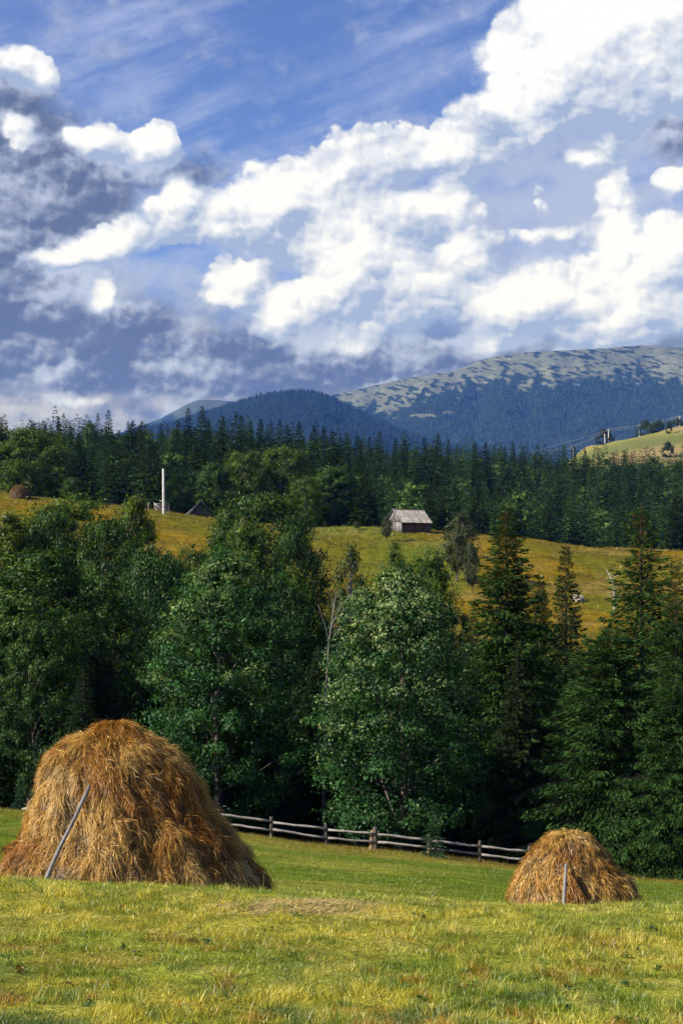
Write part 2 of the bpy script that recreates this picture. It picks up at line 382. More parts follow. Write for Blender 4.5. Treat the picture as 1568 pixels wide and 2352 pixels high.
def build_grass(rng):
    # mown foreground meadow
    mb = MB()
    n = 430000
    y = 8.6 + (27.5 - 8.6) * rng.random(n) ** 1.15; hw = 1.6 + .27 * y; x = rng.uniform(-1, 1, n) * hw
    tuft = fbm(x * 4.3, y * 3.1, 0, 41, 3); big = fbm(x * .7, y * .7, 0, 42, 3)
    h = rng.uniform(.025, .07, n) * (.45 + 1.2 * sstep(.35, .68, tuft)) * (.75 + .6 * sstep(.4, .7, big))
    tall = rng.random(n) < .012; h = np.where(tall, h * 2.3, h)
    w = rng.uniform(.0035, .0075, n) * (.8 + y / 40); lean = np.clip(rng.normal(.62, .2, n), .05, .95)
    t = zone_tint(x, y)
    # every blade its own dryness
    r = rng.random(n)[:, None]; t = t * lerp(np.array([.50, .64, .50]), np.array([1.2, 1.15, 1.4]), sstep(.36, .60, fbm(x * 4.5, y * 2.6, 0, 46, 4))); br = sstep(.60, .70, fbm(x * 3.3, y * 2.2, 0, 47, 4)) * sstep(22, 11, y)[...]; t = lerp(t, np.array([.20, .105, .018]), br * .75); dkk = sstep(.60, .70, fbm(x * 5.5, y * 3.2, 0, 48, 3)) * sstep(17, 10, y); t = lerp(t, np.array([.05, .10, .022]), dkk * .8)
    t = np.where(r < .24, t * [1.5, 1.42, 1.7], np.where(r < .33, t * [.55, .8, .8], t))
    t = t * (1.0 + .0 * r)
    blades(mb, x, y, h, w, lean, t * [1.55, 1.5, 1.25], rng)
    tag(mb.obj('meadow_grass', M['grass']), 'short mown yellow green grass covering the near slope', 'grass', None, 'stuff')
    # lawn down to the fence
    mb = MB(); n = 170000
    y = 25.5 + (78 - 25.5) * rng.random(n) ** 1.0; x = rng.uniform(-1, 1, n) * (2 + .27 * y)
    big = fbm(x * .5, y * .5, 0, 43, 3)
    edge = sstep(66, 76, y)
    h = rng.uniform(.03, .08, n) * (.6 + .8 * big) * (1 + edge * 2.2 * rng.random(n)); w = rng.uniform(.012, .028, n)
    t = zone_tint(x, y) * rng.uniform(.85, 1.35, n)[:, None]
    blades(mb, x, y, h, w, np.clip(rng.normal(.5, .2, n), .05, .95), t, rng, False)
    tag(mb.obj('lawn_grass', M['grass']), 'bright green grass of the lower lawn before the fence', 'grass', None, 'stuff')
    # rank grass on the far hillside
    mb = MB(); n = 120000
    y = 168 + 106 * rng.random(n); x = rng.uniform(-1, 1, n) * (8 + .27 * y)
    big = fbm(x * .25, y * .4, 0, 44, 4)
    h = rng.uniform(.10, .30, n) * (.4 + 1.5 * sstep(.42, .7, big)); w = rng.uniform(.08, .2, n)
    t = zone_tint(x, y) * rng.uniform(.75, 1.3, n)[:, None]
    t = t * lerp(np.array([.9, .9, .9]), np.array([1.25, 1.12, 1.5]), sstep(.55, .7, big))
    blades(mb, x, y, h, w, np.clip(rng.normal(.5, .2, n), .05, .95), t, rng, False)
    tag(mb.obj('hillside_grass', M['grass']), 'rank golden grass on the hillside behind the near trees', 'grass', None, 'stuff')
    # a swath of dried grass lying on the crest
    mb = MB(); n = 4200
    c = on_ground(700, 18.6)
    u, v = rng.normal(0, 1, n), rng.normal(0, 1, n)
    x = c[0] + u * .42 + v * .10; y = c[1] + v * .42 + u * .10
    z = ground(x, y) + np.exp(-(u ** 2 + v ** 2) * .7) * .05 * rng.random(n) + .01
    a = rng.normal(0.25, .7, n); L = rng.uniform(.06, .2, n)
    d = np.stack([np.cos(a), np.sin(a) * .6, rng.normal(.12, .18, n)], -1) * L[:, None]
    p = np.stack([x, y, z], -1); s = np.cross(d, [0, -.4, 1.]); s = s / np.linalg.norm(s, axis=1)[:, None] * .004
    col = lerp(np.array([.46, .34, .15]), np.array([.30, .22, .05]), rng.random(n)) * rng.uniform(.5, 1.2, n)[:, None]
    mb.quads(np.stack([p - d / 2 - s, p + d / 2 - s, p + d / 2 + s, p - d / 2 + s], 1), col)
    tag(mb.obj('dried_grass', M['straw']), 'patch of dried pinkish cut grass lying on the crest of the near slope', 'dry grass', None, 'stuff')
    # broad-leaved weeds among the grass
    mb = MB()
    def weed(x0, y0, r, n, col, hgt=.05):
        u = rng.random(n); a = rng.uniform(0, 2 * PI, n)
        p = np.stack([x0 + np.cos(a) * r * u, y0 + np.sin(a) * r * u, np.zeros(n)], -1)
        p[:, 2] = ground(p[:, 0], p[:, 1]) + hgt * rng.random(n)
        nn = rng.normal(0, .5, (n, 3)) + [0, -.2, 1.]; leafquads(mb, p, nn, rng.uniform(.012, .035, n), np.array(col) * rng.uniform(.6, 1.4, n)[:, None], rng, .55)
    for k in range(170):
        y0 = 9 + 10 * rng.random() ** 1.7; x0 = rng.uniform(-1, 1) * (.24 * y0 + .6)
        if fbm(x0 * 1.1, y0 * .8, 0, 45, 3) < .49 and rng.random() < .85: continue
        weed(x0, y0, rng.uniform(.02, .08), rng.integers(5, 22), [(.06, .12, .03), (.045, .10, .04), (.12, .18, .03), (.15, .10, .02)][rng.integers(0, 4)])
    tag(mb.obj('meadow_weeds', M['leaf']), 'dark broad leaved weeds scattered through the near grass', 'weeds', None, 'stuff')
    # tall single stems standing over the crest
    mb = MB()
    for k in range(150):
        y0 = rng.uniform(16, 23); x0 = rng.uniform(-1, 1) * .25 * y0; p = np.array([x0, y0, gz(x0, y0)]); L = rng.uniform(.08, .26)
        d = np.array([rng.normal(0, .35), rng.normal(0, .2), 1.]); q = p + d * L * .6; e = q + (d + [rng.normal(0, .4), 0, -.1]) * L * .5
        tube(mb, [p, q, e], [.003, .0022, .001], 3, np.array([.34, .30, .12]) * rng.uniform(.6, 1.2))
    tag(mb.obj('grass_stems', M['grass']), 'thin tall dry grass stems left standing on the near slope', 'grass', None, 'stuff')

# ------------------------------------------------------------------ leaves and trees
def leafquads(mb, p, nrm, size, tint, rng, asp=.6, axis=None):
    n = len(p); nrm = nrm / (np.linalg.norm(nrm, axis=1)[:, None] + 1e-9)
    if axis is None: axis = rng.normal(0, 1, (n, 3))
    t = axis - (axis * nrm).sum(1)[:, None] * nrm; t /= np.linalg.norm(t, axis=1)[:, None] + 1e-9
    b = np.cross(nrm, t); size = np.broadcast_to(size, (n,))
    t = t * size[:, None]; b = b * (size * asp)[:, None]
    bend = nrm * (size * .22)[:, None]
    mb.quads(np.stack([p - t, p + b * .9 - bend, p + t * 1.05, p - b * .9 - bend], 1), tint)

def broadleaf(rng, H, R, base=.12, nclump=300, nleaf=90, leaf=.1, c_lo=(.025, .055, .018), c_hi=(.05, .10, .025), p=.85, power=.6,
              spire=0., tip_tint=None, tip_amt=0., open_=0., stems=1, bark='bark', lean=(0, 0), clump=.2, limb_n=26):
    """a broad-leaved tree at the origin: (crown MB, trunk MB). Leaves sit in clumps at the ends of limbs."""
    cr, tk = MB(), MB()
    zb = H * base; hc = H - zb
    u = rng.random(nclump) ** .85; a = rng.uniform(0, 2 * PI, nclump)
    prof = (np.clip(1 - (2 * u ** p - 1) ** 2, 0, 1)) ** power * (1 - spire * u ** 1.5)
    lump = .72 + .56 * noise3(np.cos(a) * 1.7 + 5, np.sin(a) * 1.7 + 5, u * 4.5, rng.integers(999))
    rr = R * prof * lump * np.sqrt(rng.uniform(.12, 1, nclump)); rr = np.maximum(rr, R * .05 * rng.random(nclump))
    c = np.stack([np.cos(a) * rr + lean[0] * u, np.sin(a) * rr + lean[1] * u, zb + u * hc * (.955 + .09 * rng.random(nclump))], -1)
    cs = R * clump * rng.uniform(.6, 1.35, nclump) * (1 - .25 * u)
    k = np.repeat(np.arange(nclump), nleaf); n = len(k)
    d = rng.normal(0, 1, (n, 3)); d /= np.linalg.norm(d, axis=1)[:, None]
    rad = cs[k] * rng.random(n) ** .45
    pos = c[k] + d * rad[:, None] * [1.1, 1.1, .68]
    # drooping twigs: the outer leaves of a clump hang out and down
    out = np.stack([np.cos(a), np.sin(a), np.zeros(nclump)], -1)
    pos = pos + out[k] * (rad * .25)[:, None]
    nrm = d * .75 + out[k] * .4 + np.array([0, 0, .55]) + rng.normal(0, .42, (n, 3))
    ct = rng.random(nclump)
    t = lerp(np.array(c_lo), np.array(c_hi), ct)[k] * rng.uniform(.75, 1.3, n)[:, None]
    if tip_tint is not None:
        pc = sstep(.25, 1.0, u + rng.normal(0, .12, nclump)) * 1.5 * tip_amt * (.4 + 1.2 * noise3(c[:, 0] * .5, c[:, 1] * .5, c[:, 2] * .5, 7)); on = np.where(rng.random(nclump) < pc, rng.uniform(.3, 1, nclump), .04 * tip_amt)
        f = on[k] * sstep(-.5, .6, d[:, 2] + (rad / cs[k] - .5)) * (rng.random(n) < .75)
        t = lerp(t, np.array(tip_tint), f)
    keep = pos[:, 2] > .15
    leafquads(cr, pos[keep], nrm[keep], rng.uniform(.6, 1.25, n)[keep] * leaf, t[keep], rng, .62)
    # single shoots sticking out of the outline
    m = nclump
    sh = c + out * cs[:, None] * .8; L = cs * rng.uniform(.8, 1.9, m); dr = out * rng.uniform(.1, .9, (m, 1)) + np.array([0, 0, 1.]) * rng.uniform(.1, 1.1, (m, 1)) + rng.normal(0, .25, (m, 3))
    dr /= np.linalg.norm(dr, axis=1)[:, None]
    q = 9; kk = np.repeat(np.arange(m), q); s = np.tile(np.linspace(.1, 1, q), m)
    ps = sh[kk] + dr[kk] * (L[kk] * s)[:, None] + rng.normal(0, leaf * .6, (m * q, 3))
    leafquads(cr, ps, rng.normal(0, 1, (m * q, 3)) + [0, 0, .8], leaf * rng.uniform(.6, 1.1, m * q), lerp(np.array(c_lo), np.array(c_hi), np.clip(ct[kk] + .25, 0, 1.3)), rng, .6)
    # trunk and limbs
    for st in range(stems):
        off = rng.normal(0, R * .06, 2) * (stems > 1); top = H * rng.uniform(.72, .88)
        sx, sy = lean; s = np.linspace(0, 1, 9); wob = np.cumsum(rng.normal(0, R * .018, (9, 2)), 0)
        pts = np.stack([off[0] * (1 + s * 6) + sx * s + wob[:, 0], off[1] * (1 + s * 6) + sy * s + wob[:, 1], -.4 + (top + .4) * s], -1)
        r0 = H * .0135 / math.sqrt(stems)
        tube(tk, pts, r0 * (1.25 - 1.1 * s) * (1 + .6 * np.exp(-s * 14)), 8)
        for j in rng.choice(nclump, min(limb_n, nclump), replace=False):
            e = c[j]; zs = np.clip(e[2] - np.hypot(e[0], e[1]) * rng.uniform(.5, 1.0), H * .08, top * .95)
            b = np.array([np.interp(zs, pts[:, 2], pts[:, 0]), np.interp(zs, pts[:, 2], pts[:, 1]), zs])
            w = np.linspace(0, 1, 6)[:, None]; sag = np.array([0, 0, 1]) * (np.sin(w * PI) * rng.uniform(-.02, .1) * R)
            path = b * (1 - w) + e * w + sag + rng.normal(0, R * .012, (6, 3)) * np.sin(w * PI)
            tube(tk, path, np.linspace(r0 * .38, r0 * .07, 6), 5, cap=False)
    return cr, tk

def spruce(rng, H, R, whorl=.36, per=7, dens=26, spray=(.22, .42), wid=.085, c_lo=(.016, .034, .018), c_hi=(.035, .062, .024), cones=0,
           base=.03, power=.85, hang=1.0, dead=0, trunk_r=None, ragged=.25, tipc=1.0, topf=0., nmin=5):
    """a spruce at the origin: whorls of drooping boughs carrying hanging sprays of needles"""
    cr, tk = MB(), MB()
    P, D, W, T, Ls = [], [], [], [], []
    h = H * base; cone_p = []
    while h < H * .985:
        f = h / H
        Lw = R * (1 - f) ** power * (1 if f > .12 else .75 + 2 * f) + .06 * (1 - f) + H * .006
        nb = max(3, int(round(per * (.6 + .6 * (1 - f)))))
        a0 = rng.uniform(0, 2 * PI)
        for b in range(nb):
            a = a0 + 2 * PI * b / nb + rng.normal(0, .18); L = Lw * rng.uniform(1 - ragged * 1.3, 1 + ragged * .7)
            if rng.random() < .05: L *= .5
            hb = h + rng.uniform(-.3, .3) * whorl
            e0 = .55 * f ** 1.5 - .08; dr = .52 * (1 - f * .5) * rng.uniform(.7, 1.3); tp = .26 * rng.uniform(.5, 1.4)
            n = max(nmin, int(L * dens * (.7 + .6 * f)), int(dens * .45 * f ** 3))
            s = rng.random(n) ** .72
            out = np.array([math.cos(a), math.sin(a), 0]); lat = np.array([-math.sin(a), math.cos(a), 0])
            zz = hb + L * (e0 * s - dr * s ** 2 + tp * s ** 3)
            wv = (.34 * L * (1 - s) ** .7 * np.minimum(1, s * 3.5) + .02 * L) * rng.uniform(-1, 1, n)
            dn = rng.random(n) * hang * (.05 * L + .12)
            p = out * (L * s)[:, None] + lat * wv[:, None]; p[:, 2] = zz - np.abs(wv) * .22 - dn
            d = out * rng.uniform(.35, .9, n)[:, None] + lat * (np.sign(wv) * rng.uniform(.1, .7, n))[:, None]
            d[:, 2] = -hang * rng.uniform(.2, 1.35, n) * (1 - f * .9) + .25 * f
            P.append(p); D.append(d)
            bt = rng.random(); T.append(lerp(np.array(c_lo), np.array(c_hi), np.clip(bt * .6 + s * .55, 0, 1)) * rng.uniform(.75, 1.25, n)[:, None] * (1 + (tipc - 1) * (s ** 3)[:, None]))
            Ls.append(np.full(n, min(1., .45 + L * .35) * (1 - topf * f)))
            if L > .5 and trunk_r is not False:
                w = np.linspace(0, 1, 5); bp = out * (L * w)[:, None]; bp[:, 2] = hb + L * (e0 * w - dr * w ** 2 + tp * w ** 3)
                tube(tk, bp, np.linspace(.012 + L * .006, .004, 5), 4, (.8, .8, .8), cap=False)
            if cones and f > .80 and f < .97:
                for _ in range(int(rng.poisson(cones))):
                    w = rng.uniform(.35, .95); cone_p.append(out * L * w + np.array([0, 0, hb + L * (e0 * w - dr * w * w) - .06]))
            if dead and rng.random() < dead:
                Ld = L * rng.uniform(.9, 1.15); w = np.linspace(0, 1, 5); bp = out * (Ld * w)[:, None]; bp[:, 2] = hb + Ld * (e0 * w - .2 * w ** 2 + .15 * w ** 3) + rng.normal(0, .03, 5)
                tube(tk, bp, np.linspace(.03, .008, 5), 4, (3.4, 3.2, 2.9), cap=False)
        h += whorl * rng.uniform(.75, 1.25) * (1 - .45 * f)
    P, D, T, Ls = [np.concatenate(q) for q in (P, D, T, Ls)]; n = len(P)
    D /= np.linalg.norm(D, axis=1)[:, None]
    S = np.cross(D, rng.normal(0, 1, (n, 3))); S /= np.linalg.norm(S, axis=1)[:, None] + 1e-9
    L = rng.uniform(spray[0], spray[1], n) * Ls; S = S * (wid * Ls * rng.uniform(.6, 1.3, n) / 2)[:, None]
    D = D * L[:, None]
    cr.quads(np.stack([P, P + D * .45 + S, P + D, P + D * .45 - S], 1), T)
    # leading shoot
    k = 14; s = np.linspace(0, 1, k); lp = np.stack([np.zeros(k), np.zeros(k), H * (.955 + .045 * s)], -1)
    d = rng.normal(0, 1, (k, 3)) * [.12, .12, .04] * (1.3 - s)[:, None] * spray[1] * 3 + [0, 0, .05]
    S2 = np.cross(d, [0, 0, 1.]); S2 = S2 / (np.linalg.norm(S2, axis=1)[:, None] + 1e-9) * wid * .3
    cr.quads(np.stack([lp, lp + d * .5 + S2, lp + d, lp + d * .5 - S2], 1), np.array(c_hi))
    if cone_p:
        cone_p = np.array(cone_p); n = len(cone_p); dn = np.zeros((n, 3)); dn[:, 2] = -rng.uniform(.12, .2, n); dn[:, :2] = rng.normal(0, .015, (n, 2))
        for q in range(2):
            ang = q * PI / 2; sd = np.array([math.cos(ang), math.sin(ang), 0]) * .028
            cr.quads(np.stack([cone_p, cone_p + dn * .4 + sd, cone_p + dn, cone_p + dn * .4 - sd], 1), np.array([.22, .11, .02]) * rng.uniform(.6, 1.3, n)[:, None])
    tr = trunk_r or H * .011
    s = np.linspace(0, 1, 12); wob = np.cumsum(rng.normal(0, tr * .12, (12, 2)), 0)
    tube(tk, np.stack([wob[:, 0] * (1 - s), wob[:, 1] * (1 - s), -.5 + (H + .45) * s], -1), tr * (1.15 - 1.12 * s) + .006, 8)
    return cr, tk

# ------------------------------------------------------------------ haystacks
def haystack(rng, pxc, base_row, top_row, Y, left, right, nstraw, label, name='haystack', sw=.0085, sl=(.08, .36), depth=.86, sink=.45, group=None, disp=.10, dull=1.0):
    s = Y / F
    ztop = (base_row - top_row) * s; zmin = -sink
    def q_of(row): return math.sqrt(max(0, (row - top_row)) / (base_row - top_row + sink / s))
    ql = np.array([0] + [q_of(r) for _, r in left] + [1.]); xl = np.array([0] + [(p - pxc) * s for p, _ in left]); xl = np.append(xl, xl[-1] - .02)
    qr = np.array([0] + [q_of(r) for _, r in right] + [1.]); xr = np.array([0] + [(p - pxc) * s for p, _ in right]); xr = np.append(xr, xr[-1] + .02)
    sd = int(rng.integers(999))
    def surf(q, th, dsp=True):
        q = np.asarray(q, float); a = np.interp(q, ql, xl); b = np.interp(q, qr, xr)
        cx, rx = (a + b) / 2, (b - a) / 2
        x = cx + rx * np.cos(th); y = rx * depth * np.sin(th)
        z = ztop - (ztop - zmin) * q ** 2
        if dsp:
            d = np.clip(q * 2.2, .15, 1) * (fbm(x * 2.6 / s * .007, y * 2.6 / s * .007, z * 1.1 / s * .007, sd, 4) - .5) * disp * 2.6 + (fbm(x * 1.1, y * 1.1, z * 1.4, sd + 5, 2) - .5) * disp * 2
            x = x + np.cos(th) * d * np.clip(q * 3, 0, 1); y = y + np.sin(th) * d * np.clip(q * 3, 0, 1); z = z + d * (1 - q) * .6
        return np.stack([x, y, z], -1)
    base = at(pxc, base_row, Y)
    root = empty(name, tuple(base)); tag(root, label, 'haystack', group)
    nq, nt_ = 60, 110
    Q, TH = np.meshgrid(np.linspace(0.001, 1, nq), np.linspace(0, 2 * PI, nt_, endpoint=False), indexing='ij')
    mb = MB(); i = np.arange(nq - 1)[:, None] * nt_; j = np.arange(nt_)[None]
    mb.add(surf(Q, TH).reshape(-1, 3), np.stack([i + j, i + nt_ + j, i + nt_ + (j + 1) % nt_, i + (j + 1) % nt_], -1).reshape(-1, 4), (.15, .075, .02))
    mb.obj('packed_hay', M['straw'], root, True)
    n = nstraw
    q = rng.random(n) ** .62; th = rng.uniform(0, 2 * PI, n)
    back = (np.sin(th) > .25) & (rng.random(n) < .6); th = np.where(back, -th, th)
    e = .02
    P = surf(q, th); A = surf(np.clip(q + e, 0, 1.05), th, False) - surf(q, th, False); B = surf(q, th + e, False) - surf(q, th, False)
    A /= np.linalg.norm(A, axis=1)[:, None] + 1e-9; B /= np.linalg.norm(B, axis=1)[:, None] + 1e-9
    Nn = np.cross(A, B); Nn /= np.linalg.norm(Nn, axis=1)[:, None] + 1e-9
    Nn *= np.sign((Nn * (P * [1, 1, .3] + [0, 0, .3])).sum(1))[:, None]
    f1 = fbm(P[:, 0] * 4.2, P[:, 1] * 4.2, P[:, 2] * 3.2, sd + 9, 3) - .5
    ph = f1 * 1.5 + rng.normal(0, .28, n); wild = rng.random(n) < .17; ph = np.where(wild, rng.uniform(-1.5, 1.5, n), ph)
    d = A * np.cos(ph)[:, None] + B * np.sin(ph)[:, None]
    L = rng.uniform(sl[0], sl[1], n) * rng.uniform(.5, 1, n); L = np.where(wild, L * .9, L)
    lock = fbm(P[:, 0] * 9, P[:, 1] * 9, P[:, 2] * 2.0, sd + 3, 3)
    off = (rng.random(n) ** 1.6) * (.015 + .10 * sstep(.4, .7, lock)) * (sl[1] / .36)
    W = np.cross(d, Nn + rng.normal(0, .5, (n, 3))); W /= np.linalg.norm(W, axis=1)[:, None] + 1e-9
    W *= (sw * rng.uniform(.45, 1.15, n) / 2)[:, None]
    p0 = P + Nn * (off * .5)[:, None]
    lift = np.where(rng.random(n) < .04, rng.uniform(.05, .20, n), rng.normal(0, .012, n)) * sl[1] / .42
    p1 = p0 + d * (L * .5)[:, None] + Nn * (off * .6 + .01)[:, None]
    p2 = p1 + d * (L * .5)[:, None] + Nn * lift[:, None] + np.array([0, 0, -1]) * (L * .10)[:, None]
    pale, gold, brn, gap_shade = np.array([.64, .47, .22]), np.array([.50, .30, .085]), np.array([.34, .155, .026]), np.array([.085, .045, .012])
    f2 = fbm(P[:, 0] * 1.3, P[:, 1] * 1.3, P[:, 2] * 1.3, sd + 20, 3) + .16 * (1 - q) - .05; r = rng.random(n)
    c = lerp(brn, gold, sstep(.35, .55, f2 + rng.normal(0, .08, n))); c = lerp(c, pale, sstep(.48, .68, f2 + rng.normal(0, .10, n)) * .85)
    c = lerp(c, gap_shade, (sstep(.56, .36, lock) * .85) * (r < .75)); c = np.where((r > .97)[:, None], np.array([.78, .62, .36]), c); c = c * np.array([.88, .79, .50]) * dull; c = lerp(c, c.mean(1)[:, None] * np.array([1.1, 1.0, .75]), sstep(.58, .72, fbm(P[:, 0] * 1.6, P[:, 1] * 1.6, P[:, 2] * 1.6, sd + 31, 3)) * .3)  # strands lying low between locks go darker: shadow put into their tint
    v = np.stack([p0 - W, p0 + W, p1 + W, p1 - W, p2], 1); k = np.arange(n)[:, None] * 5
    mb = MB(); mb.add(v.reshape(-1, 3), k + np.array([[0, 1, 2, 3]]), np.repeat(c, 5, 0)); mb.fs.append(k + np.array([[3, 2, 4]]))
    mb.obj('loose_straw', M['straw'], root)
    return root

# ------------------------------------------------------------------ fence
def build_fence(rng):
    def pos(px):
        Y = 80 - 5.5 * (px - 50) / 1160.
        return on_ground(px, Y)
    root = empty('wooden_fence', tuple(pos(750)))
    tag(root, 'weathered two rail wooden fence on dark posts along the bottom of the lawn', 'fence')
    o0 = pos(750)
    posts = [150, 265, 385, 505, 625, 750, 862, 982, 1098, 1210, 1322]
    for k, px in enumerate(posts):
        p = pos(px) - o0; mb = MB(); w = rng.uniform(.17, .22); h = rng.uniform(1.02, 1.14) * (.92 if px in (625,) else 1)
        lx, ly = rng.normal(0, .02, 2)
        tube(mb, [p + [0, 0, -.5], p + [lx * .3, ly, h * .5], p + [lx, ly, h - .03], p + [lx, ly, h]], [w / 2 * 1.1, w / 2, w / 2 * .97, w / 2 * .8], 7, rng.uniform(.8, 1.2))
        if px == 862:
            tube(mb, [p + [-.22, .1, -.3], p + [-.2, .1, .55], p + [-.16, .1, .95]], [.14, .11, .09], 7, (3.2, 2.8, 2.2))
        if px == 982:
            tube(mb, [p + [.02, -.16, -.3], p + [.0, -.14, .42]], [.12, .08], 6, (2.5, 2.2, 1.8))
        mb.obj('post', M['post'], root)
    for k in range(len(posts) - 1):
        for j, hh in enumerate((.80, .40)):
            if k == 0 and j == 1: continue
            a = pos(posts[k]) - o0; b = pos(posts[k + 1]) - o0
            e = (b - a) / np.linalg.norm(b - a)
            a = a + [0, -.13, hh + rng.normal(0, .025)] + e * rng.uniform(.06, .1); b = b + [0, -.13, hh + rng.normal(0, .025)] - e * rng.uniform(.06, .1)
            mb = MB(); beam(mb, a, b, .035, rng.uniform(.10, .12), np.array([1, 1, 1]) * rng.uniform(.65, .95), 0, rng, 5)
            mb.obj('rail', M['fence'], root)
    # loose end of the top rail sticking out to the left
    a = pos(58) - o0 + [0, -.12, .16]; b = pos(150) - o0 + [0, -.12, .5]
    mb = MB(); beam(mb, a, b, .035, .13, (1.1, 1.1, 1.1), 0, rng, 3); mb.obj('rail', M['fence'], root)

# ------------------------------------------------------------------ huts on the hill
def build_hut(rng):
    th = math.radians(27); L, W, hw, hr = 5.55, 5.3, 2.1, 4.15
    c0 = on_ground(922, 259.); c0[2] = min(c0[2], gz(c0[0] + 2, 261)) - .02
    root = empty('log_hut', tuple(c0), th)
    tag(root, 'small log hut with a grey corrugated gable roof at the top of the golden meadow', 'hut')
    # local: x along the long wall, y back; origin = near left corner
    mb = MB(); nlog = 9
    for k in range(nlog):
        z = -.1 + (k + .5) * (hw + .1) / nlog; h = (hw + .1) / nlog * .93; t = np.array([1, 1, 1]) * rng.uniform(.6, 1.35)
        for (p, q) in (((.1, .11, z), (L - .1, .11, z)), ((.1, W - .11, z), (L - .1, W - .11, z)), ((.11, .12, z), (.11, W - .12, z)), ((L - .11, .12, z), (L - .11, W - .12, z))):
            if p[1] != q[1] and p[0] < 1: continue
            beam(mb, p, q, .15, h, t * rng.uniform(.85, 1.15), 0, rng, 6)
    mb.obj('log_wall', M['log'], root)
    mb = MB()                                                       # left end: boards below, broader boards in the gable
    n = 18
    for k in range(n):
        y = (k + .5) * W / n
        if y > 2.6: continue
        beam(mb, (.05, y, -.1), (.05, y, hw - .05), W / n * .9, .04, np.array([1.2, 1.2, 1.25]) * rng.uniform(.6, 1.2), PI / 2)
    mb.obj('wall_boards', M['plank'], root)
    mb = MB()
    n = 24; win = (W / 2 - .28, W / 2 + .10)
    for k in range(n):
        y = -.15 + (k + .5) * (W + .3) / n; zt = hw - .1 + (hr - hw) * (1 - abs(y - W / 2) / (W / 2 + .25)) - .05
        if zt < hw + .05: continue
        z0 = hw - .12
        col = np.array([1.35, 1.35, 1.4]) * rng.uniform(.6, 1.15)
        if win[0] < y < win[1]: beam(mb, (-.06, y, z0), (-.06, y, hw + .25), .04, (W + .3) / n * .94, col); z0 = hw + 1.35
        if zt > z0 + .05: beam(mb, (-.06, y, z0), (-.06, y, zt), (W + .3) / n * .94, .04, col, PI / 2)
    mb.obj('gable_boards', M['plank'], root)
    mb = MB(); box(mb, (.02, (win[0] + win[1]) / 2, hw + .8), (.05, .34, 1.1), 0, (.12, .12, .14)); mb.obj('loft_hatch', M['plank'], root)
    mb = MB()
    for k in range(4): box(mb, (.02, 2.78 + k * .31, .95), (.05, .29, 1.95), 0, np.array([.45, .45, .55]) * rng.uniform(.7, 1.2))
    d = mb.obj('door', M['plank'], root)
    mb = MB(); box(mb, (-.03, 2.75, 1.0), (.03, .05, .18), 0, (.3, .3, .3)); mb.obj('handle', M['plank'], d)
    for (x, y) in ((.02, .02), (L - .02, .02), (.02, 2.62), (L - .02, W - .02), (.02, W - .02)):
        mb = MB(); box(mb, (x - .02, y - .01, hw / 2 - .1), (.17, .17, hw + .15), 0, np.array([1.5, 1.5, 1.5]) * (1 if x < 1 else .35)); mb.obj('corner_post', M['plank'], root)
    for (x0, x1) in ((.55, .95), (L - 1.1, L - 1.35), (L / 2 - .1, L / 2)):
        mb = MB(); beam(mb, (x1, -.02, .1), (x0, -.03, hw - .05), .12, .05, (.7, .6, .5)); mb.obj('brace', M['log'], root)
    # corrugated roof
    for sgn in (1, -1):
        ny, nx = 8, 220; ov = .42
        x = np.linspace(-.35, L + .3, nx); v = np.linspace(0, 1, ny)
        half = W / 2 + ov; slope = (hr - hw) / (W / 2)
        X, V = np.meshgrid(x, v); yy = half * V; zz = hr - slope * yy + .035 * np.sin(X * 2 * PI / .26) + .012 * np.sin(V * 30 + X) + (V < .52) * .03
        Yy = W / 2 - sgn * yy
        pts = np.stack([X, Yy, zz], -1).reshape(-1, 3)
        i = np.arange(ny - 1)[:, None] * nx + np.arange(nx - 1)[None]; f = np.stack([i, i + 1, i + nx + 1, i + nx], -1).reshape(-1, 4)
        mb = MB(); tn = np.array([1.55, 1.5, 1.42]) * (.82 + .36 * noise3(pts[:, 0] * 3.8, pts[:, 1] * .5, 0, 9))[:, None]
        mb.add(pts, f, tn); mb.add(pts - [0, 0, .03], f[:, ::-1], tn); mb.obj('roof', M['sheet'], root)
    mb = MB(); beam(mb, (-.38, W / 2, hr + .04), (L + .33, W / 2, hr + .04), .3, .05, (1.2, 1.2, 1.2)); mb.obj('roof_ridge', M['sheet'], root)
    for sgn in (1, -1):
        mb = MB(); beam(mb, (-.33, W / 2, hr - .07), (-.33, W / 2 - sgn * (W / 2 + .4), hw - .40), .05, .14, (.5, .5, .5)); mb.obj('bargeboard', M['plank'], root)

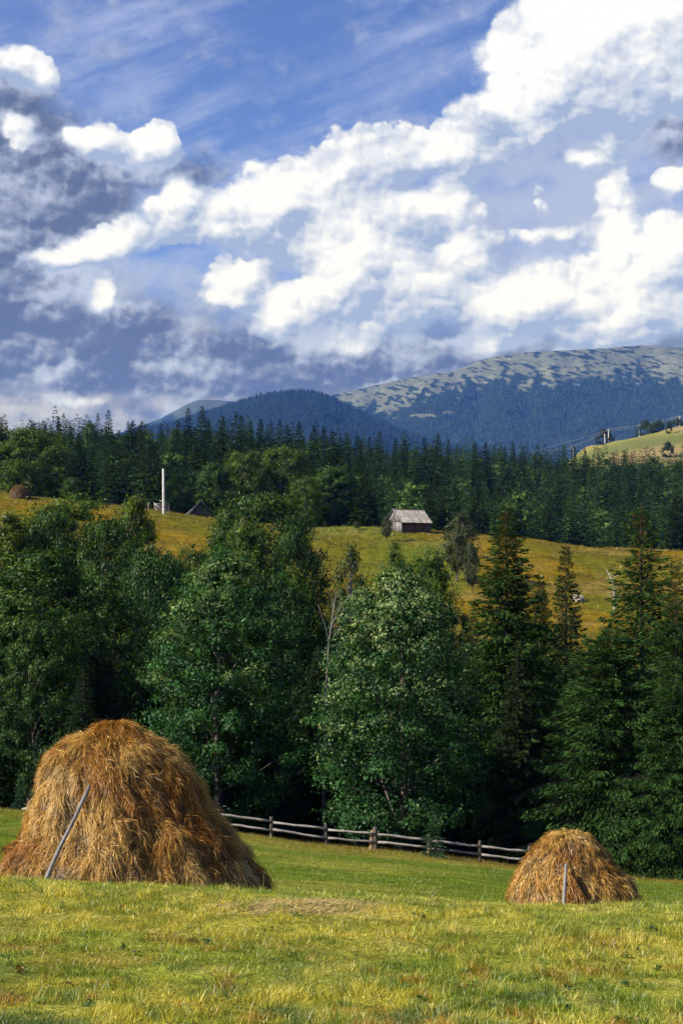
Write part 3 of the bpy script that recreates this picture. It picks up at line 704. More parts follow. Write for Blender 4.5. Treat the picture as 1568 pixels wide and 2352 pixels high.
def build_ruin(rng):
    c = on_ground(461, 268.); c[2] -= .15
    root = empty('ruined_shed', tuple(c), math.radians(8))
    tag(root, 'dark tumbledown plank shed with a pointed gable under the maples', 'shed')
    w, hw, hr, L = 2.6, 1.5, 3.0, 3.2
    mb = MB(); n = 13
    for k in range(n):
        x = -w / 2 + (k + .5) * w / n; zt = hw + (hr - hw) * (1 - abs(x) / (w / 2)) - .05
        if k in (8, 9): continue
        beam(mb, (x, 0, -.2), (x + rng.normal(0, .03), 0, zt - rng.uniform(0, .15)), w / n * .88, .04, np.array([.40, .42, .5]) * rng.uniform(.6, 1.2))
    mb.obj('front_boards', M['plank'], root)
    for s in (-1, 1):
        mb = MB()
        for k in range(8):
            y = -.3 + k * .42
            beam(mb, (0, y, hr), (s * (w / 2 + .55), y + rng.normal(0, .05), hw - .55 + rng.normal(0, .05)), .40, .05, np.array([.3, .3, .33]) * rng.uniform(.6, 1.2))
        mb.obj('roof', M['plank'], root)
        mb = MB(); beam(mb, (s * .05, -.08, hr + .05), (s * (w / 2 + .75), -.1, hw - .75), .07, .12, (.8, .8, .85)); mb.obj('rafter', M['plank'], root)
    mb = MB()
    for k in range(6): beam(mb, (-w / 2 + .05, .2 + k * .02, .2 + k * .25), (-w / 2 + .05, L, .2 + k * .25), .05, .22, np.array([.35, .35, .4]) * rng.uniform(.7, 1.2))
    mb.obj('side_wall', M['plank'], root)
    for k, (x0, x1, z1) in enumerate(((-3.2, -1.6, 1.5), (-3.6, -2.0, 1.0), (-2.7, -1.2, 1.9))):
        mb = MB(); beam(mb, (x0, -.35 - k * .1, -.05), (x1, -.2, z1), .08, .13, np.array([1.2, 1.2, 1.2]) * (1.4 if k == 0 else .8))
        o = mb.obj('leaning_board', M['plank']); o.location = c; tag(o, ['pale board leaning lowest against the ruined shed', 'grey board propped flattest beside the ruined shed', 'grey board leaning steepest against the ruined shed'][k], 'board', 'boards leaning on the ruined shed')
    mb = MB(); beam(mb, (-6.5, -.5, .02), (.4, -.7, .0), .10, .16, (1.8, 1.8, 1.8), 0, rng, 6)
    o = mb.obj('fallen_beam', M['plank']); o.location = c; tag(o, 'long pale beam lying in the grass before the ruined shed', 'beam')
    # collapsed planks at the foot of the pale pole
    c = on_ground(366, 262.)
    root = empty('plank_heap', tuple(c)); tag(root, 'heap of collapsed grey planks behind the foot of the white pole', 'planks')
    for k in range(9):
        mb = MB(); z0 = rng.uniform(.1, 1.0)
        beam(mb, (-.9 + rng.normal(0, .1), .3 * k * .4, 1.5 - .12 * k + rng.normal(0, .05)), (1.5 + rng.normal(0, .3), .35 * k * .4, 1.2 - .12 * k + rng.normal(0, .08)), .04, .16, np.array([1.5, 1.45, 1.35]) * rng.uniform(.6, 1.1), 0, rng, 3)
        mb.obj('plank', M['plank'], root)
    for (a, b) in (((-.85, -.1, 1.5), (.95, -.3, -.1)), ((-.9, 0, 1.7), (-.6, .1, -.3)), ((.0, .1, 2.0), (1.7, .1, 1.4)), ((1.6, .3, 1.5), (1.5, .4, -.4))):
        mb = MB(); beam(mb, a, b, .12, .12, np.array([2, 2, 1.9]) * rng.uniform(.8, 1.1)); mb.obj('beam', M['plank'], root)

# ------------------------------------------------------------------ mountains
MTN = {
    'big': dict(Y=7600., Yb=4300., x=(430, 2500), r=[(430, 1040), (600, 990), (700, 940), (760, 908), (830, 892), (900, 876), (1000, 858), (1040, 853), (1070, 842), (1100, 829), (1150, 816), (1210, 809), (1300, 805), (1400, 800), (1440, 795), (1475, 793), (1520, 796), (1568, 799), (1750, 815), (2100, 900), (2500, 990)]),
    'wooded': dict(Y=5400., Yb=3300., x=(-100, 1250), r=[(-100, 1080), (150, 1040), (250, 1008), (330, 988), (400, 970), (470, 948), (545, 924), (600, 907), (650, 900), (700, 897), (740, 903), (800, 932), (850, 956), (920, 986), (1000, 1015), (1250, 1075)]),
    'back': dict(Y=9200., Yb=6200., x=(-100, 1000), r=[(-100, 1060), (100, 1030), (270, 995), (330, 976), (370, 960), (410, 938), (440, 923), (460, 918), (490, 918), (530, 922), (600, 930), (800, 990), (1000, 1040)]),
}
def mtn_point(k, px, v):
    m = MTN[k]; px = np.asarray(px, float); v = np.asarray(v, float)
    rp = np.array(m['r'], float)
    row = np.interp(px, rp[:, 0], rp[:, 1])
    zr = zrow(row, m['Y']); y = m['Y'] - (m['Y'] - m['Yb']) * v
    x = (px - CX) / F * m['Y'] * (1 - .10 * v)
    sc_ = m['Y'] / 7600.
    z0 = 45.
    prof = 1 - np.clip(v, 0, 1) ** 1.12
    z = z0 + (zr - z0) * prof
    sd = {'big': 1, 'wooded': 2, 'back': 3}[k]
    sp = np.sqrt((fbm(x / (420 * sc_) + v * .9, v * 1.3, 0, 50 + sd, 4) - .5) ** 2 + .004) * 2
    z = z + (zr - z0) * (sp - .35) * .20 * np.sin(np.clip(v, 0, 1) * PI) ** .8
    z = z + (fbm(x / 60, y / 60, 0, 60 + sd, 4) - .5) * 26 * np.clip(v * 6, .12, 1)
    return x, y, z
def prow(y, z):
    """photo row of height z at depth y"""
    t = z / y; b = (t * cp - sp_) / (cp + t * sp_)
    return CY - F * b
TL = np.array([(430, 960), (700, 950), (760, 930), (800, 945), (850, 950), (900, 945), (950, 925), (985, 910), (1030, 900), (1060, 890), (1150, 886), (1200, 883), (1300, 880), (1350, 872), (1420, 862), (1450, 872), (1490, 890), (1530, 880), (1568, 874), (2500, 900)], float)
def bare(px, y, z, raw=False):
    """how open (no trees) the big mountain is there: 1 = pale stone and grass"""
    r = prow(y, z)
    n = fbm(px / 34 + r / 40, r / 16 - px / 160, 0, 70, 4)
    fall = fbm((px + r * .6) / 15, r / 42, 0, 71, 4)
    b = sstep(-6, 6, np.interp(px, TL[:, 0], TL[:, 1]) - r + (fall - .5) * 95 - 4)
    scrub = sstep(.57, .61, fbm((px + .9 * r) / 13, (r - .35 * px) / 5, 0, 72, 5) + .10 * sstep(30, -10, np.interp(px, TL[:, 0], TL[:, 1]) - r - 12))
    if raw: return b
    b = b * (1 - scrub)
    for (cx, cy, rx, ry) in ((950, 955, 24, 5), (1483, 944, 12, 6), (1522, 928, 6, 4), (1556, 938, 14, 6), (1490, 885, 10, 26), (1516, 900, 8, 16), (1222, 884, 10, 3), (1275, 884, 8, 3), (1000, 948, 10, 3)):
        b = np.maximum(b, sstep(1.15, .85, np.hypot((px - cx) / rx, (r - cy) / ry) + (n - .5) * 1.6))
    return b
def build_mountains(rng):
    m, nt = new_mat('mountain_surface')
    at_ = N(nt, 'ShaderNodeAttribute', attribute_name='tint'); geo = N(nt, 'ShaderNodeNewGeometry')
    n1 = N(nt, 'ShaderNodeTexNoise', {'Vector': geo.outputs['Position'], 'Scale': .02, 'Detail': 8.0, 'Roughness': .7})
    sc_ = N(nt, 'ShaderNodeVectorMath', {0: at_.outputs['Color']}, operation='SCALE'); nt.links.new(ramp(nt, n1.outputs[0], .3, .7, .7, 1.25), sc_.inputs['Scale'])
    b = N(nt, 'ShaderNodeBump', {'Height': n1.outputs[0], 'Strength': .5, 'Distance': 20.0})
    p = N(nt, 'ShaderNodeBsdfDiffuse', {'Color': sc_.outputs[0], 'Normal': b.outputs[0]})
    N(nt, 'ShaderNodeOutputMaterial', {'Surface': p.outputs[0]})
    lab = {'big': 'broad blue mountain with a pale bare stony crest on the right', 'wooded': 'wooded dark blue foothill mountain with a rounded top', 'back': 'grey green peak behind the wooded foothill'}
    for k, md in MTN.items():
        pxs = np.arange(md['x'][0], md['x'][1], 3.2 if k == 'big' else 5.); vs = np.concatenate([[-.5, -.25, -.08], np.linspace(0, .5, 150), np.linspace(.505, 1.0, 70)])
        V, PX = np.meshgrid(vs, pxs, indexing='ij')
        X, Yy, Z = mtn_point(k, PX, V)
        Z = np.where(V < 0, Z + V * 500, Z)
        forest = np.array([.022, .035, .022])
        pale = lerp(np.array([.10, .115, .075]), np.array([.165, .175, .125]), fbm(X / 90, Yy / 90, 0, 80, 4))
        if k == 'big': bb = bare(PX, Yy, Z)
        elif k == 'back': bb = sstep(-8, 8, 958 + (fbm(PX / 30, V * 9, 0, 73, 3) - .5) * 50 - prow(Yy, Z)) * .9; pale = pale * [.55, .62, .55]
        else: bb = np.zeros_like(X)
        t = lerp(forest, pale, bb)[...] if False else forest + (pale - forest) * bb[..., None]
        mb = MB(); nr, nc = X.shape; i = np.arange(nr - 1)[:, None] * nc + np.arange(nc - 1)[None]
        mb.add(np.stack([X, Yy, Z], -1).reshape(-1, 3), np.stack([i, i + nc, i + nc + 1, i + 1], -1).reshape(-1, 4), t.reshape(-1, 3))
        o = mb.obj('mountain', m, smooth=True); tag(o, lab[k], None, None, 'structure')
        # the forest that clothes it
        n = {'big': 90000, 'wooded': 42000, 'back': 6000}[k]
        pp = rng.uniform(max(md['x'][0], -60), min(md['x'][1], 1640), n); vv = rng.random(n) * (.8 if k != 'back' else .5)
        x, y, z = mtn_point(k, pp, vv)
        if k == 'big': keep = (bare(pp, y, z) < .5) & (bare(pp, y, z, True) < .35 * rng.random(n) + .15)
        elif k == 'back': keep = prow(y, z) > 962 + rng.normal(0, 8, n)
        else: keep = np.ones(n, bool)
        keep &= prow(y, z) < 1075
        x, y, z, vv = x[keep], y[keep], z[keep], vv[keep]; n = len(x)
        h = rng.uniform(8, 16, n) * (.55 + .45 * sstep(0, .25, vv) if k == 'big' else 1) * (y / 7000) ** .3; r = h * rng.uniform(.17, .25, n)
        a = rng.uniform(0, 2 * PI, n)[:, None] + np.arange(5)[None] * 2 * PI / 5
        ring = np.stack([x[:, None] + np.cos(a) * r[:, None], y[:, None] + np.sin(a) * r[:, None], np.broadcast_to((z - 2)[:, None], a.shape)], -1)
        apex = np.stack([x, y, z + h], -1)[:, None]
        v = np.concatenate([ring, apex], 1); q = np.arange(n)[:, None] * 6
        f = np.concatenate([q + np.array([[j, (j + 1) % 5, 5]]) for j in range(5)])
        mb = MB(); mb.add(v.reshape(-1, 3), f, np.repeat(np.array([.026, .042, .028]) * rng.uniform(.45, 1.5, n)[:, None], 6, 0))
        o = mb.obj('mountain_forest', M['needle_far']); tag(o, {'big': 'blue spruce forest covering the lower slopes of the broad mountain', 'wooded': 'spruce forest covering the wooded foothill', 'back': 'distant forest on the flank of the hindmost peak'}[k], 'forest', None, 'stuff')

M['sheet'] = wood_mat('weathered_roof_sheet', (.16, .15, .13), (.36, .34, .31), (1, .25, .25), 5., .1)

# ------------------------------------------------------------------ placing trees
def mk_tree(pair, H0, R0, leafmat='leaf', bark='bark'):
    return dict(cr=pair[0].mesh('crown', M[leafmat]), tk=pair[1].mesh('trunk', M[bark], True), H=H0, R=R0)
def place(var, px, top, Y, hw, name, label, cat='tree', group=None, rz=0., base=None, x=None, H=None, R=None):
    p = on_ground(px, Y) if base is None else np.array(base, float)
    if H is None: H = (zrow(top, Y) - p[2])
    if R is None: R = hw * Y / F
    root = empty(name, tuple(p), rz)
    tag(root, label, cat, group)
    for nm, me in (('crown', var['cr']), ('trunk', var['tk'])):
        o = bpy.data.objects.new(nm, me); COL.objects.link(o); o.parent = root
        o.scale = (R / var['R'], R / var['R'], H / var['H'])
    return root

G_LO, G_HI = (.020, .052, .020), (.048, .105, .030)
def build_near_trees(rng):
    V = {}
    # variants used several times
    V['A'] = mk_tree(broadleaf(rng, 14, 4.6, .08, 340, 95, .115, (.010, .032, .005), (.066, .125, .012), power=.45, spire=.1, stems=2, tip_tint=(.13, .17, .02), tip_amt=.5, clump=.2), 14, 4.6)
    V['B'] = mk_tree(broadleaf(rng, 14, 4.6, .06, 340, 90, .11, (.008, .028, .007), (.038, .096, .018), p=.8, power=.42, stems=1, clump=.22, tip_tint=(.08, .14, .025), tip_amt=.3), 14, 4.6)
    V['C'] = mk_tree(broadleaf(rng, 14, 3.6, .10, 260, 95, .115, (.011, .034, .005), (.075, .130, .012), power=.5, spire=.35, stems=3, tip_tint=(.17, .19, .02), tip_amt=.5, clump=.25), 14, 3.6)
    V['D'] = mk_tree(broadleaf(rng, 13, 5.2, .10, 360, 90, .12, (.008, .029, .007), (.044, .098, .015), p=.95, power=.38, stems=2, clump=.19, tip_tint=(.10, .15, .02), tip_amt=.4), 13, 5.2)
    V['S'] = mk_tree(spruce(rng, 20, 4.0, .42, 8, 30, (.26, .5), .11), 20, 4.0, 'needle', 'bark_dark')
    V['T'] = mk_tree(spruce(rng, 20, 3.6, .42, 8, 30, (.26, .5), .12, (.015, .030, .014), (.035, .055, .020), ragged=.4), 20, 3.6, 'needle', 'bark_dark')
    # hero broad-leaved trees
    V['maple'] = mk_tree(broadleaf(rng, 14.5, 5.1, .05, 460, 125, .10, (.010, .038, .011), (.038, .112, .024), p=.82, tip_tint=(.30, .36, .13), tip_amt=.65, spire=.2, clump=.19, power=.5, limb_n=34), 14.5, 5.1)
    V['green'] = mk_tree(broadleaf(rng, 15, 5, .05, 430, 120, .098, (.010, .038, .011), (.036, .108, .024), p=.84, power=.5, tip_tint=(.17, .23, .06), tip_amt=.5, spire=.2, clump=.19, limb_n=34), 15, 5)
    V['birch'] = mk_tree(broadleaf(rng, 12, 3.2, .35, 120, 80, .10, (.035, .055, .014), (.09, .11, .025), spire=.3, open_=.5, clump=.24, limb_n=60, lean=(1.2, 0)), 12, 3.2, bark='bark_pale')
    V['alder'] = mk_tree(broadleaf(rng, 17, 4.4, .12, 300, 80, .12, (.009, .030, .007), (.048, .102, .016), spire=.1, power=.45, stems=3, clump=.2, tip_tint=(.10, .14, .02), tip_amt=.3, limb_n=8), 17, 4.4)
    T = 'broadleaf_tree'
    place(V['maple'], 912, 1342, 83, 215, 'maple_tree', 'large maple behind the fence sprinkled with pale yellow seed clusters', rz=.4)
    place(V['green'], 515, 1290, 88, 195, T, 'tall green tree rising just behind the big haystack, pale leaved at its top', rz=1.)
    place(V['alder'], 95, 1270, 96, 180, T, 'loose tree with thin pale stems at the left edge above the big haystack', rz=2.)
    place(V['alder'], 230, 1330, 104, 130, T, 'slender dark tree between the left edge trees and the pale topped green tree', rz=4.)
    place(V['A'], 165, 1150, 142, 170, T, 'broad tree with yellowing top standing against the left hillside meadow', rz=.3)
    place(V['C'], 20, 1196, 134, 105, T, 'yellow tipped tree at the left edge before the hillside meadow', rz=1.3)
    place(V['C'], 310, 1160, 140, 84, T, 'pointed tree growing right of the broad yellowing tree before the hillside', rz=2.3)
    place(V['B'], 345, 1280, 112, 115, T, 'bushy tree with olive leaves between two taller green trees on the left', rz=3.3)
    place(V['D'], 610, 1152, 145, 150, T, 'big rounded tree in the middle whose crown reaches the ruined shed', rz=.9)
    place(V['C'], 515, 1185, 150, 60, T, 'narrow tree at the left shoulder of the big rounded middle tree', rz=5.)
    place(V['A'], 445, 1262, 138, 75, T, 'bright green bushy tree below the white pole', rz=2.8)
    place(V['B'], 680, 1232, 135, 80, T, 'dark tree at the right shoulder of the big rounded middle tree', rz=1.1)
    place(V['birch'], 785, 1275, 116, 62, T, 'thin birch with bare white branches between the middle trees', rz=0.)
    place(V['A'], 985, 1275, 122, 85, T, 'bushy yellow green tree right behind the top of the maple', rz=4.2)
    place(V['C'], 905, 1262, 128, 45, T, 'slim tree standing before the meadow below the log hut', rz=3.7)
    place(V['B'], 830, 1375, 100, 100, T, 'low dark tree left of the seed sprinkled maple', rz=5.7)
    place(V['C'], 680, 1325, 104, 90, T, 'dark slender tree in the gap left of the birch', rz=.2)
    place(V['A'], 80, 1205, 138, 105, T, 'round crowned tree between the left edge and the broad yellowing tree', rz=2.2)
    place(V['D'], 250, 1215, 133, 100, T, 'dense dark tree filling the space under the pointed tree on the left', rz=4.4)
    place(V['B'], 395, 1290, 128, 72, T, 'dark bush like tree below the strip of meadow under the white pole', rz=1.9)
    place(V['A'], 560, 1215, 132, 90, T, 'yellowish tree just under the big rounded middle tree', rz=3.9)
    place(V['B'], 930, 1315, 112, 75, T, 'dark tree directly behind the pale crown of the maple', rz=.6)
    place(V['D'], 128, 1190, 136, 92, T, 'green tree whose crown closes the gap left of the pointed tree', rz=.8)
    # bare pale branches among the middle trees
    p = on_ground(742, 93.); H = zrow(1368, 93.) - p[2]; mb = MB()
    tube(mb, [(0, 0, -.3), (.1, 0, H * .5), (.35, 0, H * .8), (.75, 0, H)], [.10, .085, .06, .02], 6, (.42, .42, .42))
    for (z0, dx, dz) in ((.80, 1.3, 1.5), (.83, 1.7, 1.4), (.86, 1.2, 1.1), (.89, 1.5, 1.2), (.92, 1.0, 1.0), (.80, -.5, 1.9), (.95, -.3, .8), (.78, 1.9, .7), (.87, .9, 1.6)):
        x0 = np.interp(z0, [.5, .8, 1], [.1, .35, .75])
        tube(mb, [(x0, 0, H * z0), (x0 + dx * .5, rng.normal(0, .2), H * z0 + dz * .62), (x0 + dx, rng.normal(0, .3), H * z0 + dz), (x0 + dx * 1.35, 0, H * z0 + dz * 1.25)], [.026, .02, .014, .006], 5, (.5, .5, .5))
    o = mb.obj('bare_tree', M['bark_pale']); o.location = p; tag(o, 'thin bare tree with pale fanned branches in the dark gap left of the maple', 'tree')
    # spruces on the right
    S = 'spruce_tree'
    pr = dict(H0=21.5, R0=4.3)
    v1 = mk_tree(spruce(rng, 21.5, 3.7, .38, 9, 36, (.22, .46), .095, (.014, .036, .010), (.046, .090, .020), cones=3.5, ragged=.35, power=.8, hang=1.25, dead=.02), 21.5, 3.7, 'needle', 'bark_dark')
    v2 = mk_tree(spruce(rng, 20, 3.6, .38, 8, 34, (.22, .44), .09, (.014, .038, .011), (.046, .090, .020), cones=4, ragged=.45, power=.75, hang=1.3, dead=.07), 20, 3.6, 'needle', 'bark_dark')
    v3 = mk_tree(spruce(rng, 14.5, 5.2, .34, 10, 48, (.20, .40), .085, (.014, .040, .013), (.044, .090, .022), ragged=.3, power=.62, hang=1.2, dead=.01), 14.5, 5.2, 'needle', 'bark_dark')
    v4 = mk_tree(spruce(rng, 19, 2.9, .36, 8, 34, (.22, .42), .10, (.010, .028, .012), (.030, .062, .022), cones=3, ragged=.25, power=.9, hang=1.0), 19, 2.9, 'needle', 'bark_dark')
    place(v1, 1162, 1152, 97, 165, S, 'tall spruce hung with orange cones in front of the meadow, right of the gnarled tree', rz=.5)
    place(v4, 1298, 1243, 108, 100, S, 'dark narrow spruce whose right side borders the open golden strip', rz=1.)
    place(v1, 1240, 1315, 104, 85, S, 'small yellowish spruce squeezed between the cone hung spruce and the dark narrow one', rz=3.)
    place(v2, 1472, 1153, 90, 165, S, 'tallest right hand spruce with thin ragged top and orange cones', rz=2.)
    place(v2, 1550, 1278, 86, 120, S, 'ragged spruce at the right edge beside the tallest one', rz=4.)
    place(v3, 1400, 1440, 81, 235, S, 'broad blue green spruce with drooping boughs behind the small haystack', rz=.2)
    place(v3, 1545, 1560, 78, 170, S, 'broad spruce at the right edge with boughs sweeping low over the grass', rz=2.6)
    place(v4, 1085, 1405, 101, 90, S, 'dark spruce squeezed between the maple and the tall cone hung spruce', rz=5.)
    place(V['S'], 1350, 1540, 92, 110, S, 'spruce in deep shade behind the broad blue green one', rz=5.)
    sap = mk_tree(spruce(rng, 3.2, 1.0, .15, 7, 110, (.12, .24), .045, (.02, .055, .026), (.045, .105, .045), hang=.2, trunk_r=.014, power=1.1, ragged=.4), 3.2, .95, 'needle', 'bark_dark')
    b = on_ground(995, 74.6)
    place(sap, 995, 1846, 74.6, 36, 'spruce_sapling', 'little spruce sapling growing at the fence below the maple', rz=1.)
    place(V['S'], 192, 1530, 82, 72, 'young_spruce', 'young bluish spruce behind the top left of the big haystack', rz=2.)
    place(sap, 52, 1790, 81, 24, 'spruce_sapling', 'tiny spruce sapling by the loose rail end at the left edge', rz=3.)
    # the crowd of trees that fills the gully between and behind them
    lim = np.array([(-260, 1240), (0, 1300), (250, 1320), (370, 1350), (520, 1260), (640, 1290), (730, 1360), (830, 1430), (1000, 1440), (1060, 1450), (1100, 1420), (1180, 1370), (1270, 1440), (1330, 1525), (1385, 1525), (1420, 1430), (1568, 1400), (1800, 1300)], float)
    kinds = ['S', 'B', 'T', 'A', 'S', 'D', 'T']
    spots = []
    for k in range(68):
        Y = (93, 103, 116, 128)[k % 4] + rng.uniform(-4, 4); px = -240 + (k * 2030 / 68.) + rng.uniform(-20, 20)
        top = np.interp(px, lim[:, 0], lim[:, 1]) + rng.uniform(0, 110) + (130 - Y) * 1.2
        v = V[kinds[k % 7]]; hw = rng.uniform(70, 105) * 105 / Y
        if 1300 < px < 1400: top = max(top, 1560); hw = min(hw, 60)
        kk = kinds[k % 7]
        place(v, px, top, Y, hw, S if kk in 'ST' else T, 'shaded spruce standing in the dark depth of the gully wood' if kk in 'ST' else 'shaded leafy tree standing in the dark depth of the gully wood',
              'tree', 'spruces in the gully wood' if kk in 'ST' else 'leafy trees in the gully wood', rz=rng.uniform(0, 6))
    # trees and bushes of the far hillside
    W = mk_tree(broadleaf(rng, 9, 3.4, .18, 150, 60, .16, (.04, .055, .02), (.075, .095, .035), power=.5, stems=2, clump=.26, lean=(.8, 0), limb_n=40), 9, 3.4)
    place(W, 1046, 1190, 222, 46, 'apple_tree', 'gnarled old fruit tree with leaning trunk on the meadow right of the log hut', rz=.3)
    place(W, 1082, 1252, 214, 18, 'bush', 'small dark bush just right of the gnarled fruit tree', 'bush', rz=2)
    place(W, 886, 1188, 250, 13, 'young_tree', 'young leafy tree in front of the left corner of the log hut', rz=1)
    place(W, 821, 1198, 262, 9, 'young_tree', 'tiny sapling at the meadow edge left of the log hut', rz=3)
    R1 = mk_tree(broadleaf(rng, 14, 6.2, .05, 260, 75, .2, (.035, .070, .010), (.095, .145, .018), p=.9, power=.42, clump=.2), 14, 6.2)
    R2 = mk_tree(broadleaf(rng, 12, 4.5, .05, 220, 70, .19, (.025, .060, .012), (.065, .125, .022), p=.9, power=.45, clump=.22), 12, 4.5)
    place(R1, 72, 988, 285, 84, T, 'big round olive green tree behind the small brown haystack on the left hill', rz=0)
    place(R2, 165, 1098, 268, 24, T, 'small yellow green tree right of the big round olive tree', rz=1)
    place(R2, 412, 1093, 276, 33, T, 'small round tree right beside the white pole', rz=2)
    place(R2, 490, 1068, 284, 44, T, 'fresh green maple growing over the ruined shed', 'tree', rz=3)
    place(R1, 560, 1040, 292, 58, T, 'tall rounded tree right of the maple over the ruined shed', rz=4)
    place(R1, 648, 1030, 298, 66, T, 'largest rounded tree at the meadow edge, left of the log hut clearing', rz=5)
    place(R2, 764, 1078, 284, 62, T, 'round dark green tree at the meadow edge between shed and log hut', rz=5.5)
    place(R1, 700, 1100, 278, 40, T, 'low rounded tree filling the gap left of the round dark green tree', rz=2.5)
    place(R2, 400, 988, 470, 18, T, 'grey green leafy tree on the skyline left of two tall spruces', rz=2)
    place(R2, 205, 975, 480, 20, T, 'leafy tree poking above the skyline among the left spruces', rz=1)
    return V

def build_far_forest(rng):
    kw = dict(whorl=.68, per=6, dens=11, spray=(.5, .95), wid=.34, trunk_r=False, topf=.40, nmin=12)
    vs = []
    for k in range(6):
        cr, tk = spruce(rng, 16, rng.uniform(2.2, 2.9), c_lo=(.008, .018, .006), c_hi=(.030, .056, .016), ragged=rng.uniform(.2, .4), power=rng.uniform(.75, .92), **kw)
        tk2 = MB(); tube(tk2, [(0, 0, -1), (0, 0, 15.5)], [.2, .03], 5, (.02, .015, .01), False)
        cr.v += tk2.v; cr.c += tk2.c; cr.fs += [f + cr.n for f in tk2.fs]; cr.n += tk2.n
        vs.append(cr)
    cr, tk = broadleaf(rng, 12, 3.4, .05, 60, 22, .42, (.035, .065, .018), (.065, .11, .025), power=.5, clump=.3, limb_n=1); vs.append(cr)   # lighter leafy tree
    meshes = [v.mesh('spruce_crown', M['needle_far']) for v in vs]
    thin = []
    kw2 = dict(whorl=.95, per=5, dens=6.5, spray=(.65, 1.25), wid=.46, trunk_r=False, topf=.40, nmin=9)
    for k in range(6): thin.append(spruce(rng, 16, rng.uniform(2.2, 2.9), c_lo=(.008, .018, .006), c_hi=(.030, .056, .016), ragged=rng.uniform(.2, .4), power=rng.uniform(.75, .92), **kw2)[0])
    vs = thin + [vs[6]]
    cand = []
    # trees that break the skyline: photo column, top row, distance
    sky = [(430, 934, 470), (460, 931, 462), (540, 944, 452), (555, 951, 470), (246, 939, 500), (222, 946, 505), (146, 947, 520), (131, 957, 512), (84, 966, 520), (203, 962, 492),
           (292, 966, 540), (316, 976, 545), (370, 968, 455), (598, 959, 460), (625, 966, 440), (641, 962, 470), (661, 972, 450), (690, 966, 455), (721, 976, 462), (745, 977, 450), (781, 1000, 470),
           (872, 987, 480), (906, 1006, 500), (930, 1006, 505), (978, 1001, 480), (1003, 994, 478), (1029, 1006, 490), (1090, 1012, 500), (1117, 1013, 495), (1160, 1024, 520), (0, 982, 500), (28, 990, 520), (50, 986, 530),
           (1180, 1012, 505), (1205, 1020, 520), (1296, 1022, 540), (1318, 1022, 535), (1345, 1026, 540), (510, 955, 460), (575, 962, 462), (480, 962, 470), (405, 985, 460), (160, 968, 530), (270, 985, 520), (830, 1005, 500), (847, 1000, 515), (1450, 1036, 560), (1410, 1036, 560)]
    for (px, top, Y) in sky:
        p = on_ground(px, Y); H = zrow(top, Y) - p[2]; cand.append([p[0], Y, p[2], H, H * rng.uniform(.145, .175), int(rng.integers(0, 6)), 1, px, 2000])
    # the body of the wood on a loose grid
    sp = 6.6; ys = np.arange(276, 640, sp)
    for Y in ys:
        for x in np.arange(-.30 * Y, .30 * Y, sp):
            X = x + rng.uniform(-.45, .45) * sp; y = Y + rng.uniform(-.45, .45) * sp; px = CX + F * X / y
            edge = 276 + 4 * math.sin(px * .05)
            if px > 1040: edge = np.interp(px, [1040, 1200, 1600], [300, 322, 330])
            if px < 760 and px > 380: edge = 296
            if px <= 230: edge = 300
            if 880 < px < 1010: edge = max(edge, 275)
            if y < edge: continue
            if math.hypot(px - 312, (y - 575) * 1.1) < 24 or math.hypot(px - 405, (y - 545) * 1.1) < 20: continue
            H = rng.uniform(8.5, 15.5) * (1.05 if px < 800 else .92 + .12 * (y > 450))
            if rng.random() < .14: H *= 1.25
            if y > 560 and px < 420: H *= .7
            if y > 590 and px > 1180: H *= .8
            kind = int(rng.integers(0, 6))
            if rng.random() < (.05 if px > 800 else .03): kind = 6; H *= .8
            if 250 < px < 360 and y > 480 and rng.random() < .5: kind = 6; H *= .75
            z = 0; cand.append([X, y, z, H, H * rng.uniform(.17, .22), kind, 0, px, H / y * F + (60 if y < edge + 9 else 0)])
    g = ground(np.array([c[0] for c in cand]), np.array([c[1] for c in cand]))
    for c, z in zip(cand, g): c[2] = z
    cand.sort(key=lambda c: -c[8])
    cand = [c for c in cand if c[6] or not any(abs(c[7] - s[0]) < 5 and abs(c[1] - s[2]) < 12 for s in sky)]
    nind = 0; rest = MB()
    for c in cand:
        x, y, z, H, R, kind, issky, px, _ = c
        if nind < 235:
            me = meshes[kind]; o = bpy.data.objects.new('spruce_tree' if kind < 6 else 'broadleaf_tree', me); COL.objects.link(o)
            o.location = (x, y, z - .2); o.scale = (R / 2.5, R / 2.5, H / 16.) if kind < 6 else (H / 12., H / 12., H / 12.); o.rotation_euler = (rng.normal(0, .012), rng.normal(0, .012), rng.uniform(0, 6.28))
            if issky: tag(o, 'dark spruce whose tip stands out on the skyline of the wood', 'tree', 'skyline spruces of the far wood')
            elif kind < 6: tag(o, 'dark spruce on the near side of the wood beyond the golden meadow', 'tree', 'spruces of the far wood')
            else: tag(o, 'lighter leafy tree among the dark spruces of the far wood', 'tree', 'leafy trees of the far wood')
            nind += 1
        else:
            v = vs[kind]; V = np.concatenate(v.v); C = np.concatenate(v.c)
            q = 4 * (len(V) // 4) if kind == 6 else None
            # only the leaf quads (every 4 vertices one face), thinned for the trees farther in
            nq = (v.fs[0].shape[0])
            V0, C0 = v.v[0], v.c[0]
            a = rng.uniform(0, 6.28); ca, sa = math.cos(a), math.sin(a)
            s = R / 2.5 if kind < 6 else H / 12.; sz = H / (16. if kind < 6 else 12.)
            Vn = np.concatenate(v.v[:]) if kind == 6 else V
            tint = rng.uniform(.5, 1.9)
            W = np.stack([(Vn[:, 0] * ca - Vn[:, 1] * sa) * s + x, (Vn[:, 0] * sa + Vn[:, 1] * ca) * s + y, Vn[:, 2] * sz + z - .2], -1)
            b = rest.n; rest.v.append(W); rest.c.append(C * tint); rest.n += len(W)
            for f in v.fs: rest.fs.append(f + b)
    print('far trees', len(cand), 'individual', nind, 'rest verts', rest.n)
